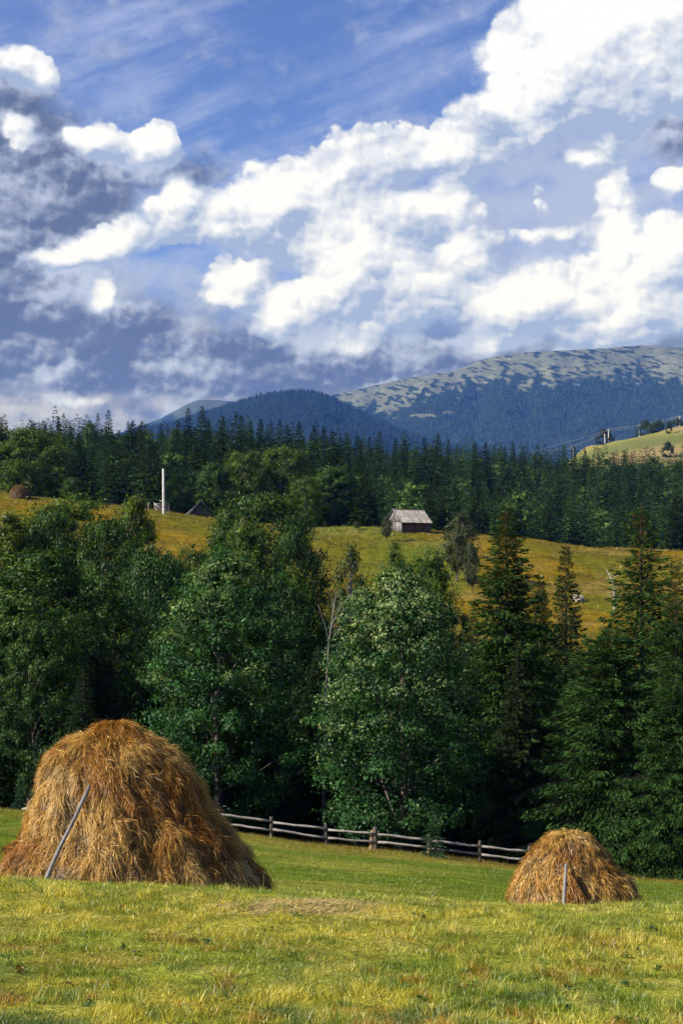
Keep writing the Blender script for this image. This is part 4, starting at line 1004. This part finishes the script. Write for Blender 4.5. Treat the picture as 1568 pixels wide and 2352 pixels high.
    tag(rest.obj('spruce_forest', M['needle_far']), 'dense spruce wood filling the slope behind the golden meadow', 'forest', None, 'stuff')
    return meshes

def build_far_hill(rng, meshes):
    rd = broadleaf(rng, 12, 5, .04, 90, 26, .42, (.035, .055, .025), (.06, .085, .035), power=.45, clump=.28, limb_n=1)[0].mesh('crown', M['needle_far'])
    def t(px, Y, H, me, lab, name='broadleaf_tree', wr=1.):
        p = on_ground(px, Y); o = bpy.data.objects.new(name, me); COL.objects.link(o); o.location = tuple(p - [0, 0, .4])
        s = H / (12. if me is rd else 16.); o.scale = (s * wr, s * wr, s); tag(o, lab, 'tree' if 'tree' in name else 'bush')
    t(1388, 1062, 11, rd, 'round dark tree beside the power pole on the distant bright hill', wr=1.05)
    t(1404, 1040, 5.5, rd, 'low grey bush right of the round dark tree on the distant hill', 'bush', 1.1)
    t(1442, 1062, 6, meshes[0], 'lone small spruce on the ridge of the distant bright hill', 'spruce_tree')
    t(1463, 1062, 10, meshes[1], 'spruce beside the second power pole on the distant hill', 'spruce_tree')
    t(1455, 1058, 5, meshes[3], 'smallest spruce left of the second power pole on the distant hill', 'spruce_tree')
    t(1484, 1050, 11, rd, 'leafy tree right of the second power pole on the distant hill', wr=1.05)
    t(1494, 1030, 7, rd, 'bush below the leafy tree on the distant hill', 'bush', .9)
    t(1506, 1056, 8, rd, 'rounded tree high on the distant hill, left of the pair', wr=1.)
    t(1515, 1058, 9, rd, 'taller rounded tree high on the distant hill, right of the pair', wr=.95)
    t(1536, 1060, 6, meshes[2], 'little spruce near the top of the distant hill', 'spruce_tree')
    t(1558, 1056, 8, rd, 'spreading tree on top of the distant hill at the right edge', wr=1.4)
    t(1538, 985, 8, rd, 'dark bush in the brown field of the distant hill', 'bush', .6)
    t(1535, 880, 9, rd, 'bluish round tree low on the slope of the distant hill', wr=.9)
    P = {}
    for k, (px, Y, H, lab) in enumerate([(1398.5, 1056, 10.5, 'taller power pole in front of the round dark tree on the distant hill'), (1390, 1050, 7.0, 'shorter power pole in front of the round dark tree on the distant hill'),
                                 (1470, 1060, 9.5, 'power pole beside a spruce on the distant hill'), (1563, 1064, 9, 'power pole on top of the distant hill at the right edge'), (1317, 1000, 9, 'leftmost power pole above the wood on the distant hill')]):
        p = on_ground(px, Y); mb = MB(); tube(mb, [(0, 0, -.5), (0, 0, H)], [.30, .24], 6)
        root = empty('utility_pole', tuple(p)); tag(root, lab, 'utility pole', 'power poles on the distant hill'); mb.obj('post', M['concrete'], root)
        mb = MB(); box(mb, (0, 0, H - .7), (1.9, .22, .2)); mb.obj('crossarm', M['concrete'], root); P[k] = p + [0, 0, H - .5]
    root = empty('power_line', tuple(P[0])); tag(root, 'power line of thin wires running over the distant hill in front of the mountain', 'power line')
    left = at(1225, 1037, 940); right = at(1640, 955, 1080)
    for j, (dx, dz) in enumerate(((-.8, 0), (0, .7), (.8, -.1))):
        mb = MB(); pts = []
        sup = [left, P[4], P[0], P[2], P[3], right]
        if j == 2: sup = [left, P[0], P[3], right]
        for a, b in zip(sup[:-1], sup[1:]):
            w = np.linspace(0, 1, 9)[:-1, None]; pts.append(a * (1 - w) + b * w - np.array([0, 0, 1]) * (4 * w * (1 - w)) * .8)
        pts = np.concatenate(pts + [np.array([right])]) + [dx, 0, dz + j * .6 - .5] - P[0]
        tube(mb, pts, .055, 4, (.9, .9, .95)); mb.obj('wire', M['concrete'], root)

def build_small_things(rng):
    # poles leaning on the haystacks
    def pole(pts, r0, r1, lab):
        pts = np.array(pts); t = np.linspace(0, 1, 10); d = np.linspace(0, 1, len(pts))
        path = np.stack([np.interp(t, d, pts[:, i]) for i in range(3)], -1)
        k = np.linspace(0, 1, 10); path[1:-1] = (path[:-2] + path[1:-1] * 2 + path[2:]) / 4
        mb = MB(); o0 = path[0].copy(); tube(mb, path - o0, np.linspace(r0, r1, 10) * rng.uniform(.94, 1.06, 10), 9)
        o = mb.obj('wooden_pole', M['pole'], None, True); o.location = o0; tag(o, lab, 'pole')
    pole([at(100, 2034, 22.6), at(136, 1950, 22.95), at(172, 1880, 23.3), at(206, 1805, 23.85)], .034, .027, 'long grey pole with a slight bend leaning against the front of the big haystack')
    pole([at(1293, 2082, 34.6), at(1296, 2030, 34.9), at(1299, 1985, 35.5)], .042, .036, 'short grey pole propped nearly upright against the small haystack')
    pole([at(88, 1889, 31.5), at(108, 1873, 31.5), at(128, 1853, 31.3)], .03, .025, 'pole end sticking out behind the left side of the big haystack')
    # white pole, weathered posts, stump and snag on the hillside
    p = on_ground(376, 258.); H = zrow(1077, 258.) - p[2]
    mb = MB(); tube(mb, [(0, 0, -.5), (-.14, 0, H)], [.24, .17], 10); root = empty('utility_pole', tuple(p)); tag(root, 'tall bare white pole on the left hillside meadow', 'utility pole')
    mb.obj('post', M['concrete'], root, True); mb = MB(); tube(mb, [(-.14, 0, H), (-.12, 0, H + 1.2)], [.02, .012], 5); mb.obj('rod', M['post'], root)
    p = on_ground(293, 235.); mb = MB(); tube(mb, [(0, 0, -.3), (.02, 0, 1.2), (-.08, 0, 2.6)], [.17, .15, .12], 7, (3.2, 2.9, 2.4)); o = mb.obj('fence_post', M['post']); o.location = p; tag(o, 'single grey weathered post on the left hillside', 'post')
    p = on_ground(340, 262.); mb = MB(); tube(mb, [(0, 0, -.3), (.08, 0, 1.5)], [.09, .07], 6, (3.5, 3.2, 2.8)); o = mb.obj('fence_post', M['post']); o.location = p; tag(o, 'thin leaning post left of the collapsed planks', 'post')
    # weathered stump: a ring of splintered wood, hollow in the middle
    p = on_ground(1325, 218.)
    mb = MB(); n = 16
    for k in range(n):
        a = 2 * PI * k / n; r = .62 + rng.normal(0, .05); h = rng.uniform(.75, 1.15) * (1.2 if math.cos(a) < -.3 else .85)
        if math.sin(a) < -.6 and math.cos(a) > -.3: h *= .55
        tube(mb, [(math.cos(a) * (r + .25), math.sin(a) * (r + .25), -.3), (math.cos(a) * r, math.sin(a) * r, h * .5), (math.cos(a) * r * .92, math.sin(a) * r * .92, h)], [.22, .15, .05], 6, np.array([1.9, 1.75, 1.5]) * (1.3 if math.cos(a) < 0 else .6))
    o = mb.obj('tree_stump', M['plank']); o.location = p; tag(o, 'pale splintered tree stump lying in the golden meadow left of the dead snag', 'stump')
    # dead snag
    p = on_ground(1408, 211.); mb = MB()
    H = zrow(1308, 211.) - p[2]
    tube(mb, [(0, 0, -.4), (.05, 0, H * .35), (-.15, 0, H * .7), (-1.0, 0, H)], [.16, .12, .08, .03], 7)
    for k in range(9):
        z = H * rng.uniform(.25, .85); a = rng.uniform(0, 6.28); L = rng.uniform(.5, 1.7); tube(mb, [(-.05, 0, z), (-.05 + math.cos(a) * L * .6, math.sin(a) * L * .6, z + L * .3), (-.05 + math.cos(a) * L, math.sin(a) * L, z + L * .35 + rng.normal(0, .2))], [.045, .03, .012], 5)
    o = mb.obj('dead_tree', M['bark_pale']); o.location = p; tag(o, 'small dead bleached snag in the golden strip between the right spruces', 'dead tree')
    # rust brown tuft on the lawn at the left edge
    mb = MB(); n = 1600; c = on_ground(38, 44.)
    u = rng.normal(0, 1, (n, 2)); x = c[0] + u[:, 0] * .22; y = c[1] + u[:, 1] * .2
    h = .32 * np.exp(-(u ** 2).sum(1) * .4) * rng.uniform(.5, 1, n) + .04
    blades(mb, x, y, h, np.full(n, .012), np.clip(rng.normal(.35, .2, n), .05, .9), np.array([.17, .10, .02]) * rng.uniform(.4, 1.4, n)[:, None], rng)
    tag(mb.obj('grass_tussock', M['grass']), 'rust brown grass tussock on the lawn left of the big haystack', 'tussock')

# ------------------------------------------------------------------ sky
def az_el(px, row):
    d = at(px, row, 1.0); return math.degrees(math.atan2(d[0], d[1])), math.degrees(math.atan2(d[2], math.hypot(d[0], d[1])))
WHITE = [(1390, 70, 186, 127, 1.56), (1255, 185, 118, 83, 1.43), (1500, 60, 167, 137, 1.56), (1300, 40, 108, 88, 1.43), (1440, 185, 147, 59, 1.04), (985, 350, 76, 43, 1.3), (1058, 312, 56, 54, 1.43), (1090, 375, 67, 34, 0.9), (820, 368, 99, 65, 1.86), (735, 425, 118, 51, 1.3), (560, 505, 93, 67, 1.49), (650, 460, 101, 58, 1.52), (890, 498, 101, 47, 1.04), (1000, 462, 95, 45, 1.3), (720, 520, 98, 54, 0.56), (1050, 540, 54, 67, 1.04), (860, 570, 118, 59, 1.25), (900, 630, 162, 61, 1.25), (1100, 580, 50, 45, 0.9), (545, 640, 54, 38, 1.65), (510, 690, 47, 27, 1.35), (745, 690, 172, 67, 1.35), (930, 700, 142, 71, 1.25), (640, 735, 56, 50, 1.35), (1320, 690, 186, 83, 1.76), (1470, 640, 118, 108, 1.76), (1215, 700, 90, 58, 1.3), (1545, 560, 67, 78, 1.43), (1235, 538, 87, 22, 0.93), (1410, 475, 36, 84, 1.3), (1330, 358, 43, 20, 0.84), (1240, 455, 31, 50, 0.56), (1555, 412, 45, 27, 1.35), (1225, 300, 50, 39, 1.05), (1480, 735, 157, 49, 1.43), (290, 335, 69, 45, 1.43), (372, 318, 45, 40, 1.65), (198, 308, 43, 25, 1.5), (395, 480, 62, 58, 1.3), (320, 540, 95, 38, 1.23), (180, 585, 95, 31, 1.27), (228, 682, 34, 45, 1.5), (30, 140, 62, 38, 1.5), (100, 185, 40, 25, 1.2), (40, 300, 40, 45, 1.2), (200, 915, 90, 20, 0.9), (60, 890, 78, 25, 0.75), (110, 860, 45, 20, 0.6), (350, 925, 90, 16, 0.45), (1120, 800, 45, 25, 0.9), (800, 800, 90, 29, 0.75), (420, 440, 30, 40, 0.9), (130, 600, 50, 22, 1.0), (250, 575, 60, 26, 1.0), (1110, 250, 50, 25, 0.7), (1180, 150, 40, 70, 0.9), (1380, 150, 200, 120, 1.04), (1290, 430, 60, 50, 0.42), (1400, 330, 60, 40, 0.4), (1200, 215, 70, 50, 0.8), (1520, 160, 70, 60, 0.6)]
GREY = [(70, 400, 190, 140, 1.1), (210, 430, 120, 80, 1.0), (60, 600, 150, 110, .8), (30, 780, 95, 95, 1.1), (310, 735, 120, 45, 1.0), (450, 395, 95, 42, .7), (560, 850, 330, 62, 1.35), (930, 835, 260, 50, 1.3), (240, 850, 200, 50, .9), (1150, 825, 150, 40, .8),
    (1545, 290, 55, 75, 1.1), (1110, 610, 80, 90, .8), (1180, 760, 90, 40, .7), (30, 250, 80, 80, .6), (660, 775, 120, 50, .9), (120, 700, 90, 60, .5), (430, 960, 260, 26, .5), (1350, 815, 240, 22, .6), (980, 520, 70, 35, .7), (700, 600, 110, 30, .4)]
VEIL = [(1300, 400, 200, 170, .8), (1480, 300, 130, 180, .8), (1150, 520, 160, 140, .7), (1380, 560, 220, 100, .7), (300, 640, 260, 120, .55), (760, 560, 260, 160, .5), (150, 900, 300, 90, 1.0), (40, 500, 220, 260, .6), (500, 780, 300, 120, .6), (860, 430, 180, 110, .4)]

def field(nt, vec, blobs, ca=.0):
    """sum of soft ellipses laid out by sky direction (azimuth, elevation in degrees)"""
    acc = None; s = math.degrees(1 / F)
    for (px, row, rx, ry, w) in blobs:
        a, e = az_el(px, row); ax, ay = rx * s * 1.17, ry * s * 1.17
        m = nt.nodes.new('ShaderNodeVectorMath'); m.operation = 'MULTIPLY_ADD'; nt.links.new(vec, m.inputs[0])
        m.inputs[1].default_value = (1 / ax, 1 / ay, 0); m.inputs[2].default_value = (-a / ax, -e / ay, 0)
        d = nt.nodes.new('ShaderNodeVectorMath'); d.operation = 'DOT_PRODUCT'; nt.links.new(m.outputs[0], d.inputs[0]); nt.links.new(m.outputs[0], d.inputs[1])
        p = mathn(nt, 'POWER', .30, d.outputs['Value'])
        acc = mathn(nt, 'MULTIPLY_ADD', p, w, acc if acc is not None else 0.0)
    return acc
def field_group(blobs, name):
    g = bpy.data.node_groups.new(name, 'ShaderNodeTree')
    g.interface.new_socket('Vector', in_out='INPUT', socket_type='NodeSocketVector'); g.interface.new_socket('Value', in_out='OUTPUT', socket_type='NodeSocketFloat')
    gi = g.nodes.new('NodeGroupInput'); go = g.nodes.new('NodeGroupOutput')
    g.links.new(field(g, gi.outputs[0], blobs), go.inputs[0]); return g

SKYMUL = (.86, .92, 1.32)
SUN = np.array([-.93, -.30, 0.]); SUN_EL = 36.
def build_world():
    w = bpy.data.worlds.new('World'); sc.world = w; w.use_nodes = True
    w.cycles.sampling_method = 'MANUAL'; w.cycles.sample_map_resolution = 256
    nt = w.node_tree; nt.nodes.clear()
    sky = N(nt, 'ShaderNodeTexSky', sky_type='NISHITA', sun_disc=False, sun_elevation=math.radians(SUN_EL), sun_rotation=math.atan2(SUN[0], SUN[1]), air_density=1.0, dust_density=.4, ozone_density=2.5, altitude=900)
    tc = N(nt, 'ShaderNodeTexCoord'); nrm = N(nt, 'ShaderNodeVectorMath', {0: tc.outputs['Generated']}, operation='NORMALIZE')
    sx = N(nt, 'ShaderNodeSeparateXYZ', {0: nrm.outputs[0]})
    az = mathn(nt, 'MULTIPLY', mathn(nt, 'ARCTAN2', sx.outputs[0], sx.outputs[1]), 180 / PI)
    el = mathn(nt, 'MULTIPLY', mathn(nt, 'ARCSINE', sx.outputs[2]), 180 / PI)
    q = N(nt, 'ShaderNodeCombineXYZ', {0: az, 1: el}).outputs[0]
    def noise(v, scale, detail=6., rough=.55, off=(0, 0, 0), dim='3D', typ=None):
        mp = N(nt, 'ShaderNodeMapping', {'Vector': v, 'Location': off, 'Scale': scale})
        n = N(nt, 'ShaderNodeTexNoise', {'Vector': mp.outputs[0], 'Scale': 1.0, 'Detail': detail, 'Roughness': rough}, noise_dimensions=dim)
        return n
    # warp the layout so that outlines billow
    def sub(c, amp):
        a = N(nt, 'ShaderNodeVectorMath', {0: c, 1: (.5, .5, .5)}, operation='SUBTRACT'); b = N(nt, 'ShaderNodeVectorMath', {0: a.outputs[0]}, operation='SCALE'); b.inputs['Scale'].default_value = amp; return b.outputs[0]
    def vadd(a, b): return N(nt, 'ShaderNodeVectorMath', {0: a, 1: b}, operation='ADD').outputs[0]
    n1 = noise(q, (.42, .52, 1), 4., .55); n2 = noise(q, (2.4, 2.8, 1), 5., .6, (7, 3, 0))
    qw = vadd(q, vadd(sub(n1.outputs['Color'], 1.1), sub(n2.outputs['Color'], .22)))
    gw = field_group(WHITE, 'white_clouds'); gg = field_group(GREY, 'grey_clouds'); gv = field_group(VEIL, 'veil')
    def grp(g, v):
        n = nt.nodes.new('ShaderNodeGroup'); n.node_tree = g; nt.links.new(v, n.inputs[0]); return n.outputs[0]
    def billow(v):
        """puffs: rounded cells of several sizes piled on each other"""
        h = None
        for sc__, amp, off in ((.50, .50, (0, 0, 0)), (1.15, .32, (4, 2, 0)), (2.7, .13, (1, 7, 0)), (6.5, .05, (3, 3, 0))):
            mp = N(nt, 'ShaderNodeMapping', {'Vector': v, 'Location': off, 'Scale': (sc__, sc__ * 1.2, 1)})
            vo = N(nt, 'ShaderNodeTexVoronoi', {'Vector': mp.outputs[0], 'Scale': 1.0, 'Smoothness': .35}, voronoi_dimensions='2D', feature='SMOOTH_F1')
            d = vo.outputs['Distance']
            h = mathn(nt, 'MULTIPLY_ADD', mathn(nt, 'SUBTRACT', .75, mathn(nt, 'MULTIPLY', d, d)), amp, h if h is not None else 0.0)
        return h
    qb = vadd(q, sub(n2.outputs['Color'], .45))
    B0 = billow(qb); B1 = billow(vadd(qb, (-.16, .22, 0)))
    W0, G0, V0 = grp(gw, qw), grp(gg, qw), grp(gv, qw)
    W1 = grp(gw, vadd(qw, (-.35, .55, 0)))
    nb = noise(q, (.5, .66, 1), 9., .58, (3, 11, 0)).outputs[0]
    # away from the photographed part the clouds come from noise alone
    off = ramp(nt, mathn(nt, 'ABSOLUTE', az), 13.5, 22.)
    offe = ramp(nt, el, 22., 28.); off = mathn(nt, 'MAXIMUM', off, offe)
    nw = ramp(nt, noise(nrm.outputs[0], (3.2, 3.2, 5), 7., .55).outputs[0], .60, .76)
    W0 = mathn(nt, 'MULTIPLY_ADD', mathn(nt, 'MULTIPLY', nw, off), 1.3, W0)
    dW = mathn(nt, 'ADD', W0, mathn(nt, 'ADD', mathn(nt, 'MULTIPLY_ADD', B0, 1.35, -.84), mathn(nt, 'MULTIPLY_ADD', nb, .55, -.275)))
    soft = ramp(nt, noise(q, (.30, .38, 1), 2., .5, (15, 2, 0)).outputs[0], .42, .62)
    soft = mathn(nt, 'MAXIMUM', soft, ramp(nt, el, 9.8, 12.0, 1., 0.))
    aW = ramp(nt, mathn(nt, 'DIVIDE', mathn(nt, 'SUBTRACT', dW, .44), mathn(nt, 'MULTIPLY_ADD', soft, .55, .14)), 0., 1.)
    nb2 = noise(q, (.28, .50, 1), 8., .52, (5, 21, 0)).outputs[0]
    dG = mathn(nt, 'ADD', G0, mathn(nt, 'ADD', mathn(nt, 'MULTIPLY_ADD', nb2, 1.5, -.75), mathn(nt, 'MULTIPLY_ADD', B0, 1.1, -.68)))
    aG = mathn(nt, 'MULTIPLY', ramp(nt, dG, .0, .75), .97)
    # cirrus streaks drawn out towards the upper right
    rt = N(nt, 'ShaderNodeMapping', {'Vector': vadd(q, sub(n1.outputs['Color'], .7)), 'Rotation': (0, 0, math.radians(-20))})
    ci = noise(rt.outputs[0], (.085, .62, 1), 8., .60, (1, 2, 0)).outputs[0]; ci2 = noise(q, (.22, .28, 1), 3., .5, (9, 1, 0)).outputs[0]
    ci = mathn(nt, 'MULTIPLY', ramp(nt, ci, .38, .70), ramp(nt, ci2, .22, .70))
    K = 10.0     # the world strength is 0.1, so 10 here is white
    blue = mixc(nt, 1.0, sky.outputs[0], SKYMUL, 'MULTIPLY')
    base = mixc(nt, mathn(nt, 'MULTIPLY', ci, .85), blue, (.42 * K, .49 * K, .72 * K))
    # thin veil of high cloud
    aV = mathn(nt, 'MULTIPLY', ramp(nt, mathn(nt, 'ADD', V0, mathn(nt, 'MULTIPLY_ADD', nb, 3.6, -1.9)), -.1, 1.3), .80)
    base = mixc(nt, aV, base, (.44 * K, .49 * K, .64 * K))
    hz = mathn(nt, 'MULTIPLY', ramp(nt, el, 8.0, 12.0, 1., 0.), ramp(nt, nb, .3, .6, .78, 1.))
    base = mixc(nt, hz, base, mixc(nt, ramp(nt, mathn(nt, 'ADD', nb, mathn(nt, 'MULTIPLY_ADD', az, -.012, -.02)), .46, .74), (.15 * K, .165 * K, .20 * K), (.54 * K, .54 * K, .56 * K)))
    # grey clouds: lighter where thin and where their sunward side shows
    gl = mathn(nt, 'ADD', mathn(nt, 'MULTIPLY_ADD', nb2, 1.5, -.75), mathn(nt, 'MULTIPLY', mathn(nt, 'SUBTRACT', B0, B1), 1.3))
    gl = mathn(nt, 'ADD', gl, mathn(nt, 'MULTIPLY_ADD', W0, .45, .0))
    gcol = mixc(nt, ramp(nt, gl, -.16, .50), (.105 * K, .130 * K, .200 * K), (.48 * K, .54 * K, .70 * K))
    base = mixc(nt, aG, base, gcol)
    # white cumulus, bright on the sunward side, bluish grey underneath
    sh = mathn(nt, 'ADD', mathn(nt, 'MULTIPLY', mathn(nt, 'SUBTRACT', W0, W1), .50), mathn(nt, 'MULTIPLY', mathn(nt, 'SUBTRACT', B0, B1), 1.7))
    thick = ramp(nt, mathn(nt, 'ADD', W0, mathn(nt, 'MULTIPLY_ADD', nb, 5.0, -2.5)), .3, 2.0)
    big = noise(q, (.32, .42, 1), 3., .5, (33, 5, 0)).outputs[0]
    lit = mathn(nt, 'ADD', sh, mathn(nt, 'ADD', mathn(nt, 'MULTIPLY_ADD', thick, .45, .0), mathn(nt, 'MULTIPLY_ADD', big, 2.0, -.98)))
    wcol = mixc(nt, ramp(nt, lit, -.10, .66, smooth=False), (.33 * K, .41 * K, .60 * K), (.88 * K, .89 * K, .91 * K))
    base = mixc(nt, aW, base, wcol)
    low = ramp(nt, el, -1.5, 0.0)
    base = mixc(nt, low, (.05 * K, .06 * K, .05 * K), base)
    bg = N(nt, 'ShaderNodeBackground', {'Color': base, 'Strength': .075})
    N(nt, 'ShaderNodeOutputWorld', {'Surface': bg.outputs[0]})
    l = bpy.data.lights.new('sun', 'SUN'); l.energy = 5.0; l.angle = math.radians(.55); l.color = (1, .93, .82)
    o = bpy.data.objects.new('sun', l); COL.objects.link(o)
    s = SUN / np.linalg.norm(SUN) * math.cos(math.radians(SUN_EL)); s[2] = math.sin(math.radians(SUN_EL))
    o.rotation_euler = Vector(s).to_track_quat('Z', 'Y').to_euler(); o.location = (-30, -10, 40)

def build_haze():
    mb = MB(); box(mb, (0, 5300, 600), (10900, 10900, 1290))
    m, nt = new_mat('haze_air')
    v = N(nt, 'ShaderNodeVolumePrincipled', {'Color': (.07, .25, 1.0, 1), 'Absorption Color': (1, 1, 1, 1), 'Density': HAZE, 'Anisotropy': .0})
    N(nt, 'ShaderNodeOutputMaterial', {'Volume': v.outputs[0]})
    o = mb.obj('haze', m); tag(o, 'blue haze of the air before the mountains', 'haze', None, 'stuff')
HAZE = 5.0e-5

def build_camera():
    c = bpy.data.cameras.new('camera'); o = bpy.data.objects.new('camera', c); COL.objects.link(o)
    c.sensor_fit = 'VERTICAL'; c.sensor_height = 24; c.lens = F / 2352 * 24; c.clip_start = .1; c.clip_end = 30000
    o.rotation_euler = (PI / 2 + PITCH, 0, 0); o.location = (0, 0, 0); sc.camera = o

rng = np.random.default_rng(7)
build_world(); build_camera()
if True:
    build_ground(); build_mountains(np.random.default_rng(5)); build_grass(np.random.default_rng(6))
    BIG_L = [(225, 1678), (205, 1690), (176, 1702), (152, 1716), (128, 1742), (108, 1768), (98, 1800), (88, 1835), (76, 1870), (66, 1905), (48, 1935), (30, 1955), (14, 1990), (2, 2025)]
    BIG_R = [(300, 1678), (330, 1694), (372, 1716), (408, 1740), (428, 1768), (446, 1800), (466, 1840), (488, 1872), (516, 1905), (535, 1930), (556, 1960), (576, 1995), (598, 2025)]
    haystack(np.random.default_rng(11), 262, 2030, 1670, 25.2, BIG_L, BIG_R, 100000, 'large shaggy golden brown haystack at the left of the near meadow')
    SM_L = [(1272, 1920), (1246, 1932), (1228, 1950), (1214, 1972), (1200, 1995), (1186, 2018), (1172, 2042), (1167, 2060), (1166, 2075)]
    SM_R = [(1330, 1920), (1358, 1932), (1378, 1948), (1392, 1968), (1408, 1990), (1428, 2010), (1450, 2032), (1460, 2052), (1464, 2075)]
    haystack(np.random.default_rng(12), 1303, 2076, 1915, 36.5, SM_L, SM_R, 36000, 'smaller rounded haystack at the right of the near meadow', sw=.014, sl=(.10, .36), sink=.7, disp=.08)
    haystack(np.random.default_rng(13), 45, 1140, 1114, 262, [(32, 1119), (27, 1128), (24, 1140)], [(55, 1119), (64, 1128), (70, 1140)], 12000, 'tiny dull brown haystack under the round tree on the left hilltop', sw=.05, sl=(.2, .6), sink=.9, disp=.06, dull=.42)
    build_fence(np.random.default_rng(14)); build_hut(np.random.default_rng(15)); build_ruin(np.random.default_rng(16))
    build_near_trees(np.random.default_rng(17)); ms = build_far_forest(np.random.default_rng(18)); build_far_hill(np.random.default_rng(19), ms)
    build_small_things(np.random.default_rng(20)); build_haze()
r = sc.render
sc.cycles.max_bounces = 5; sc.cycles.diffuse_bounces = 3; sc.cycles.glossy_bounces = 2; sc.cycles.transmission_bounces = 3; sc.cycles.volume_bounces = 0; sc.cycles.transparent_max_bounces = 4
sc.cycles.use_adaptive_sampling = True; sc.cycles.adaptive_threshold = .015
sc.view_settings.view_transform = 'Standard'; sc.view_settings.look = 'None'; sc.view_settings.exposure = 0.6; sc.view_settings.gamma = 1.0
